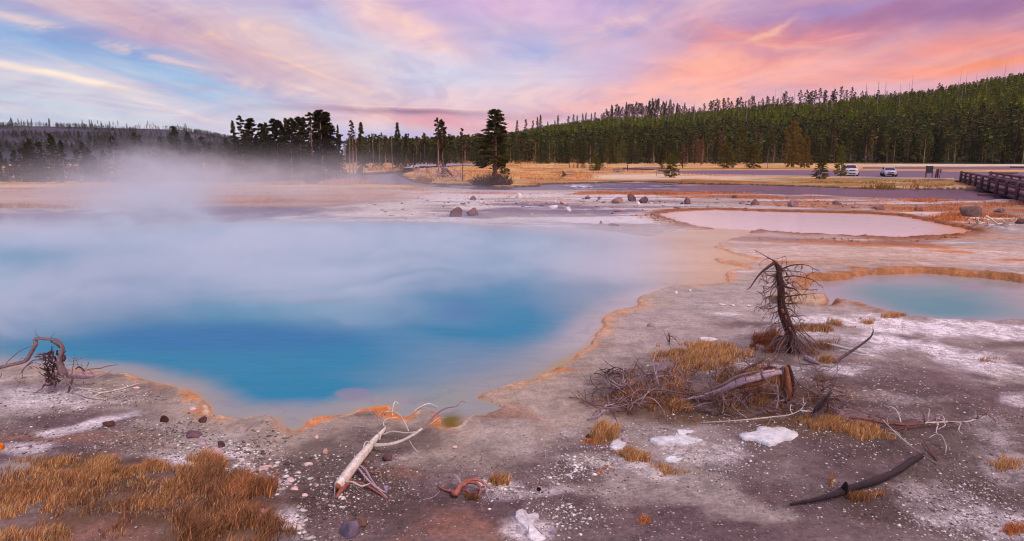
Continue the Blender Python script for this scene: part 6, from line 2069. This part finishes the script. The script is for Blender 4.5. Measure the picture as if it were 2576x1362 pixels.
M['asphalt'] = simple('asphalt', (114, 98, 114), 0.8, noise=.1, nscale=.5, spec=.4)
M['paint'] = simple('pale_kerb', (214, 190, 192), .9, noise=.2, nscale=1)
strip('parking_lot', [(1648, 432), (1700, 431), (1800, 429.5), (2000, 429), (2200, 430), (2380, 432), (2600, 434), (2900, 436)], [(1648, 432.6), (1700, 436), (1800, 440), (2000, 443.5), (2200, 447), (2380, 450.5), (2600, 455), (2900, 460)], M['asphalt'])
strip('parking_lot', [(1540, 425.5), (1600, 421.5), (1655, 421)], [(1540, 428), (1600, 429), (1655, 428)], M['asphalt'], 30)
strip('road', [(2170, 421), (2300, 420.5), (2500, 420), (2900, 420)], [(2170, 425), (2300, 426), (2500, 427), (2900, 429)], M['asphalt'])
strip('road', [(2050, 401.4), (2120, 401.2), (2205, 401)], [(2050, 403.6), (2120, 403.6), (2205, 403.4)], M['asphalt'], 30, .2)
mb = MB()
xs = np.arange(1690, 2395, 11.0)
ys = np.interp(xs, [1700, 1800, 2000, 2200, 2380], [437, 441, 444.5, 448, 451.5])
K_ = GT(xs, ys)
kerbs = None
for i, p in enumerate(K_):
    ang_ = math.atan2(K_[min(i + 1, len(K_) - 1)][1] - K_[max(i - 1, 0)][1], K_[min(i + 1, len(K_) - 1)][0] - K_[max(i - 1, 0)][0])
    if kerbs is None:
        b_ = MB().box(0, 0, .09, .62, .2, .18, 0, lin((200, 176, 178)), taper=.15)
        kerbs = b_.build('kerb_stone', M['paint'], None, False, False)
        kerbs.location = tuple(p)
        kerbs.rotation_euler = (0, 0, ang_)
        tag(kerbs, 'pale kerb stone in the row along the near edge of the asphalt lot', 'kerb stone', 'kerb stones of the lot')
    else:
        k2 = kerbs.copy()
        COL.objects.link(k2)
        k2.location = tuple(p)
        k2.rotation_euler = (0, 0, ang_)

# ------------------------------------------------------------------ cars
M['carwhite'] = simple('car_paint_white', (226, 222, 226), .25, spec=.6)
M['carsilver'] = simple('car_paint_silver', (188, 196, 212), .25, metal=.3, spec=.6)
M['glass'] = simple('car_glass', (34, 44, 66), .08, spec=.8)
M['tyre'] = simple('tyre', (26, 24, 26), .8)
M['rim'] = simple('rim', (150, 150, 156), .3, metal=.8)
M['black'] = simple('black_plastic', (28, 26, 30), .5)
M['lamp'] = simple('headlight_glass', (226, 226, 232), .15)
M['gold'] = simple('gold_emblem', (200, 150, 60), .3, metal=.7)
M['chrome'] = simple('chrome', (214, 200, 196), .2, metal=.8)
M['plate'] = simple('orange_plate', (220, 110, 60), .5)
M['platew'] = simple('white_plate', (220, 216, 216), .5)


def car(label, L, W, H, hood, belt, paint, loc, rz, suv):
    r = thing('parked_car', label, 'car', loc, rz)
    h = W / 2

    def ring(y, zt, hw, zb=.3):
        return [(-hw * .94, y, zb), (-hw, y, zb + .2), (-hw * .995, y, zt - .25), (-hw * .95, y, zt - .08), (-hw * .8, y, zt), (hw * .8, y, zt), (hw * .95, y, zt - .08), (hw * .995, y, zt - .25), (hw, y, zb + .2), (hw * .94, y, zb)]
    st = [(-L / 2, hood - .3, h * .86, .34), (-L / 2 + .06, hood - .12, h * .93, .28), (-L / 2 + .35, hood - .02, h * .98, .26), (-L / 2 + 1.1, hood + .06, h, .26), (-L / 2 + 1.35, belt, h, .26), (0, belt + .02, h, .26), (L / 2 - .5, belt + .03, h, .26), (L / 2 - .1, belt, h * .95, .3), (L / 2, belt - .15, h * .9, .36)]
    v = [q for s in st for q in ring(*s)]
    fs = []
    for i in range(len(st) - 1):
        for k in range(10):
            k2 = (k + 1) % 10
            fs.append((i * 10 + k, i * 10 + k2, (i + 1) * 10 + k2, (i + 1) * 10 + k))
    fs += [tuple(range(9, -1, -1)), tuple((len(st) - 1) * 10 + k for k in range(10))]
    b = MB().add(v, fs)
    b.build('body', paint, r, True, False)
    y0, y1, y2, y3 = -L / 2 + 1.15, -L / 2 + (1.75 if suv else 1.95), L / 2 - (.55 if suv else .9), L / 2 - (.15 if suv else .3)
    w0, w1 = h * .93, h * .76
    cv = [(-w0, y0, belt), (w0, y0, belt), (w0, y3, belt), (-w0, y3, belt), (-w1, y1, H - .06), (w1, y1, H - .06), (w1, y2, H - .04), (-w1, y2, H - .04), (-w1 * .85, y1 + .1, H), (w1 * .85, y1 + .1, H), (w1 * .85, y2 - .1, H), (-w1 * .85, y2 - .1, H)]
    MB().add(cv, [(0, 1, 5, 4), (1, 2, 6, 5), (2, 3, 7, 6), (3, 0, 4, 7), (4, 5, 9, 8), (5, 6, 10, 9), (6, 7, 11, 10), (7, 4, 8, 11), (8, 9, 10, 11)]).build('cabin', paint, r, False, False)

    def pane(name, a, b_, c_, d_, inset, out):
        q = np.array([cv[a], cv[b_], cv[c_], cv[d_]], float)
        cen = q.mean(0)
        n = np.cross(q[1] - q[0], q[3] - q[0])
        n /= np.linalg.norm(n)
        q = cen + (q - cen) * inset + n * out
        MB().add(np.concatenate([q, q - n * .02]), [(0, 1, 2, 3), (4, 5, 1, 0), (5, 6, 2, 1), (6, 7, 3, 2), (7, 4, 0, 3)]).build(name, M['glass'], r, False, False)
    pane('windshield', 0, 1, 5, 4, .88, .012)
    pane('rear_window', 2, 3, 7, 6, .85, .012)
    pane('side_window', 1, 2, 6, 5, .84, .012)
    pane('side_window', 3, 0, 4, 7, .84, .012)
    for sx in (-1, 1):
        for y in (-L / 2 + .85, L / 2 - .9):
            wh_ = MB().tube([(sx * (h - .2), y, .36), (sx * (h + .01), y, .36)], .36, 18).build('wheel', M['tyre'], r, False, False)
            MB().tube([(sx * (h - .02), y, .36), (sx * (h + .02), y, .36)], .22, 12).build('rim', M['rim'], wh_, False, False)
        MB().box(sx * h * .68, -L / 2 + .07, hood - .22, h * .42, .2, .14 if not suv else .17).build('headlight', M['lamp'], r, False, False)
        MB().box(sx * (h + .12), y0 + .3, belt + .08, .2, .12, .16, taper=.2).build('side_mirror', paint, r, False, False)
        MB().box(sx * h * .7, -L / 2 + .0, .45, h * .28, .1, .1).build('fog_light', M['lamp'], r, False, False)
    MB().box(0, -L / 2 + .02, hood - .24, h * .95, .12, .2 if suv else .13, taper=.1).build('grille', M['black'], r, False, False)
    MB().box(0, -L / 2 - .03, hood - .24, h * .95, .05, .045).build('grille_bar', M['chrome'], r, False, False)
    e = MB()
    e.box(0, -L / 2 - .07, hood - .24, .22, .03, .05)
    e.box(0, -L / 2 - .072, hood - .24, .08, .03, .09)
    e.build('emblem', M['gold'], r, False, False)
    MB().box(0, -L / 2 - .0, .42, h * 1.0, .14, .14).build('lower_grille', M['black'], r, False, False)
    MB().box(0, -L / 2 - .06, .56, .36, .04, .16).build('licence_plate', M['platew'] if suv else M['plate'], r, False, False)
    MB().box(0, -L / 2 + .03, .31, W * .9, .16, .1, taper=.1).build('bumper', M['black'] if not suv else paint, r, False, False)
    if suv:
        for sx in (-1, 1):
            MB().tube([(sx * w1 * .8, y1 + .3, H + .05), (sx * w1 * .8, y2 - .3, H + .05)], .03, 6).build('roof_rail', M['chrome'], r, False, False)
    return r


pc = gt(2154, 444)
aim = math.atan2(pc[0], pc[1])
car('large white sport utility vehicle parked beside the double trunked pine', 5.2, 2.04, 1.88, 1.2, 1.28, M['carwhite'], (pc[0], pc[1] + 2.4, pc[2] + .03), -aim + R(9), True)
pc = gt(2253.5, 446)
aim = math.atan2(pc[0], pc[1])
car('smaller silver car with an orange front plate parked nearer the sign board', 4.6, 1.86, 1.55, .98, 1.05, M['carsilver'], (pc[0], pc[1] + 2.2, pc[2] + .03), -aim + R(8), False)

# ------------------------------------------------------------------ sign board, posts
M['board'] = simple('sign_board', (56, 64, 72), .6, noise=.1, nscale=2)
M['darkwood'] = simple('dark_wood', (74, 54, 58), .85, noise=.25, nscale=3)
M['metal'] = simple('grey_metal', (90, 84, 92), .5)
p = gt(2336, 449.5)
t1 = thing('sign_board', 'tall dark trail information board on two wooden posts near the footbridge', 'sign', p, -math.atan2(p[0], p[1]))
s = p[1] / F
MB().box(0.05, 0, 1.34, 13.5 * s, .1, 18 * s).build('panel', M['board'], t1, False, False)
for sx in (-1, 1):
    MB().box(sx * 6.6 * s, .02, .95, .18 if sx < 0 else .12, .18, 1.95).build('post', M['darkwood'], t1, False, False)
for x, lb in ((2352, 'slanted dark post, left one of the pair beside the information board'), (2357.5, 'dark post, right one of the pair beside the information board')):
    p = gt(x, 450.5)
    mb = MB()
    mb.tube([(0, 0, -.2), (.12 if x < 2355 else .05, 0, .8), (.2 if x < 2355 else .1, 0, 1.45)], .11, 8)
    o = tag(mb.build('wooden_post', M['darkwood'], None, True, False), lb, 'post')
    o.location = tuple(p)
p = gt(2361.5, 452)
t1 = thing('trail_sign', 'small narrow sign on a thin post between the dark posts and the footbridge', 'sign', p, 0)
MB().tube([(0, 0, -.2), (.15, 0, 1.5)], .04, 6).build('post', M['metal'], t1, True, False)
MB().box(.12, -.05, 1.2, .2, .04, .5).build('panel', M['darkwood'], t1, False, False)
p = gt(1578, 430)
t1 = thing('trail_sign', 'lone dark marker post at the left end of the asphalt', 'sign', p, 0)
MB().box(0, 0, .6, .16, .12, 1.3).build('post', M['darkwood'], t1, False, False)
MB().box(0, -.08, 1.1, .3, .03, .3).build('panel', M['board'], t1, False, False)
p0, p1 = gt(1651, 443.5), gt(1671, 444)
t1 = thing('barrier', 'low thin rail barrier beside the round topped pine', 'barrier', p0, 0)
dv = p1 - p0
MB().tube([(0, 0, .5), tuple(dv + np.array([0, 0, .5]))], .035, 6).build('rail', M['metal'], t1, True, False)
for k in (0, 1):
    q = dv * k
    MB().tube([(q[0], q[1], q[2] - .1), (q[0], q[1], q[2] + .55)], .035, 6).build('post', M['metal'], t1, True, False)
for i, (xa, xb, y, lb) in enumerate([(1600, 1645, 427.5, 'long pale log edging the left end of the asphalt'), (1568, 1600, 426, 'shorter brown log edging the left end of the asphalt'), (2495, 2560, 438, 'wooden log bench on pale ground right beyond the bridge'), (2540, 2576, 423, 'dark log lying by the road at the right edge'), (1655, 1690, 431.5, 'grey log left of the round topped pine')]):
    a, b_ = gt(xa, y), gt(xb, y + (1.5 if i < 2 else .4))
    mb = MB()
    mb.tube([a + [0, 0, .25], (a + b_) / 2 + [0, 0, .22], b_ + [0, 0, .25]], .17, 7, lin((150, 112, 104)), jit=.1, sub=2)
    tag(mb.build('log', M['wood']), lb, 'log')

# ------------------------------------------------------------------ footbridge
A0 = np.array([60.2, 92.0])
B0 = np.array([40.5, 55.0])
ud = (B0 - A0) / np.linalg.norm(B0 - A0)
ang_b = math.atan2(ud[1], ud[0])
LB = 72.0
br = thing('footbridge', 'log railed wooden footbridge on stone piers crossing the river at the right', 'bridge', (A0[0], A0[1], 0), ang_b)
WB = 2.9
for side in (0, 1):
    y = side * WB
    for zc_, rr2 in ((1.32, .13), (.9, .11), (.5, .12)):
        n = 12
        for k in range(n):
            x0, x1 = k * LB / n, (k + 1) * LB / n
            mb = MB()
            mb.tube([(x0 + .05 + (zc_ % .1), y, zc_ + RS.uniform(-.02, .02)), ((x0 + x1) / 2, y, zc_), (x1 - .05 + (zc_ % .1), y, zc_ + RS.uniform(-.02, .02))], [rr2, rr2 * .95, rr2 * .9], 10)
            mb.build('rail', M['log'], br, True, False)
    for k in range(14):
        x = k * 5.4
        tall = k % 2 == 0
        mb = MB()
        yo = y - .2 if side == 0 else y + .2
        mb.tube([(x, yo, -.55 if tall else .12), (x, yo, 1.42)], .165 if tall else .14, 10)
        mb.build('post', M['log'], br, True, False)
for (y, ) in ((0.05,), (WB / 2,), (WB - .05,)):
    mb = MB()
    mb.tube([(-.5, y, .13), (LB, y, .13)], .2, 8)
    mb.build('beam', M['log'], br, True, False)
mb = MB()
for k in range(int(LB / .24)):
    mb.box(k * .24, WB / 2, .36, .22, WB + .2, .07)
mb.build('deck', M['log'], br, False, False)
for k in range(1, 7):
    x = k * 10.8
    pm_ = MB()
    for row in range(2):
        xx = -1.6
        while xx < WB + 1.2:
            bw = RS.uniform(.55, .95)
            pm_.box(x + RS.uniform(-.03, .03), xx + bw / 2, -.2 - row * .36, 1.35, bw - .03, .33, 0, taper=.05)
            xx += bw
    pm_.build('pier', M['stone'], br, False, False)
mb = MB()
mb.box(-.8, WB / 2, -.05, 1.6, WB + 1.6, .55, taper=.03)
mb.build('abutment', M['stone'], br, False, False)

# ------------------------------------------------------------------ steam
sv = bpy.data.materials.new('steam')
sv.use_nodes = True
sv.node_tree.nodes.clear()
t = NT(sv.node_tree)
pv = t.node('ShaderNodeVolumePrincipled')
ov = t.node('ShaderNodeOutputMaterial')
t.l.new(pv.outputs[0], ov.inputs['Volume'])
pv.inputs['Color'].default_value = (0.86, 0.96, 1.0, 1)
pv.inputs['Anisotropy'].default_value = 0.0
tcn = t.node('ShaderNodeTexCoord')
PO = tcn.outputs['Object']
wn = t.noise(PO, .22, 3, .5, 0, col=True)
wv_ = t.vm('SUBTRACT', wn, (.5, .5, .5))
wsc = t.node('ShaderNodeVectorMath', operation='MULTIPLY')
t.put(wsc.inputs[0], wv_)
wsc.inputs[1].default_value = (3.0, 5.0, 1.2)
PW = t.vm('ADD', PO, wsc.outputs[0])


def lobe(dx, dy, z, sx, sy, sz, k, y=None):
    p = GP(dx, dy, 0) if y is None else VP(dx, dy, y)
    c = (float(p[0]), float(p[1]), z)
    g = t.node('ShaderNodeMapping')
    g.vector_type = 'TEXTURE'
    t.put(g.inputs[0], PW)
    g.inputs['Location'].default_value = c
    g.inputs['Scale'].default_value = (sx, sy, sz)
    r2 = t.vm('DOT_PRODUCT', g.outputs[0], g.outputs[0], out=1)
    return t.m('MULTIPLY', t.m('EXPONENT', t.m('MULTIPLY', r2, -1.0)), k)


LOB = [(500, 605, .1, 18, 5.0, .55, .2), (10, 790, .1, 2.6, 1.8, .5, .75), (560, 660, .1, 2.4, 4.0, .6, .6), (720, 745, .1, 2.2, 1.5, .42, .8), (880, 700, .1, 2.4, 2.4, .45, .6), (950, 640, .1, 5, 3.5, .5, .3),
       (400, 590, .8, 1.5, 3.5, 2.2, .34), (385, 540, 1.5, 1.1, 4.0, 1.7, .30), (990, 800, .1, 1.6, .9, .3, .15), (1260, 735, .1, 2.2, .7, .3, .3), (1440, 690, .1, 3.0, 3.0, .4, .3), (150, 610, .1, 6, 3, .6, .25), (1000, 930, .1, 2.0, .6, .25, .3)]
LOB2 = [(330, 470, 1.2, 9, 14, 1.6, .028, 56), (740, 450, 1.2, 8, 14, 1.7, .04, 62), (560, 480, 0.6, 16, 10, 1.0, .035, 48), (420, 410, 2.0, 2.2, 8, 1.4, .10, 46)]
dens = None
for l in LOB:
    v_ = lobe(*l[:6], l[6] * 1.5)
    dens = v_ if dens is None else t.m('ADD', dens, v_)
for l in LOB2:
    dens = t.m('ADD', dens, lobe(l[0], l[1], l[2], l[3], l[4], l[5], l[6] * 1.25, l[7]))
nmp = t.node('ShaderNodeMapping')
t.put(nmp.inputs[0], PW)
nmp.inputs['Scale'].default_value = (.7, 1.3, 1.6)
nmp.inputs['Rotation'].default_value = (0, 0, R(35))
nm = t.ramp(t.noise(nmp.outputs[0], .42, 6, .62, 1.2), .38, .64)
dens = t.m('MULTIPLY', dens, t.m('ADD', .22, t.m('MULTIPLY', nm, 1.5)))
t.put(pv.inputs['Density'], dens)
# tight domain: a wedge over the pool and a taller box over the plain
sb = MB()
x0, x1, y0, y1, z0, z1 = -48, 12, 12, 84, -.02, 6.5
sb.add([(x0, y0, z0), (x1, y0, z0), (x1, y1, z0), (x0, y1, z0), (x0, y0, 1.1), (x1, y0, 1.1), (x1, 32, 1.8), (x0, 32, 3.2), (x1, 44, 4.5), (x0, 44, 6.5), (x1, y1, z1), (x0, y1, z1)],
       [(0, 3, 2, 1), (0, 1, 5, 4), (4, 5, 6, 7), (7, 6, 8, 9), (9, 8, 10, 11), (2, 3, 11, 10), (1, 2, 10, 8, 6, 5), (3, 0, 4, 7, 9, 11)])
so = sb.build('steam', sv, None, False, False)
tag(so, 'pale steam drifting over the hot blue pool and up past the trees', 'steam', None, 'stuff')

# ------------------------------------------------------------------ air
hm = bpy.data.materials.new('haze')
hm.use_nodes = True
hm.node_tree.nodes.clear()
t = NT(hm.node_tree)
pv = t.node('ShaderNodeVolumePrincipled')
ov = t.node('ShaderNodeOutputMaterial')
t.l.new(pv.outputs[0], ov.inputs['Volume'])
pv.inputs['Color'].default_value = (0.86, 0.84, 1.0, 1)
pv.inputs['Density'].default_value = 0.00005
ho = MB().box(0, 0, 70, 3900, 3900, 148).build('haze', hm, None, False, False)
tag(ho, 'thin lilac evening haze in the valley', 'haze', None, 'stuff')
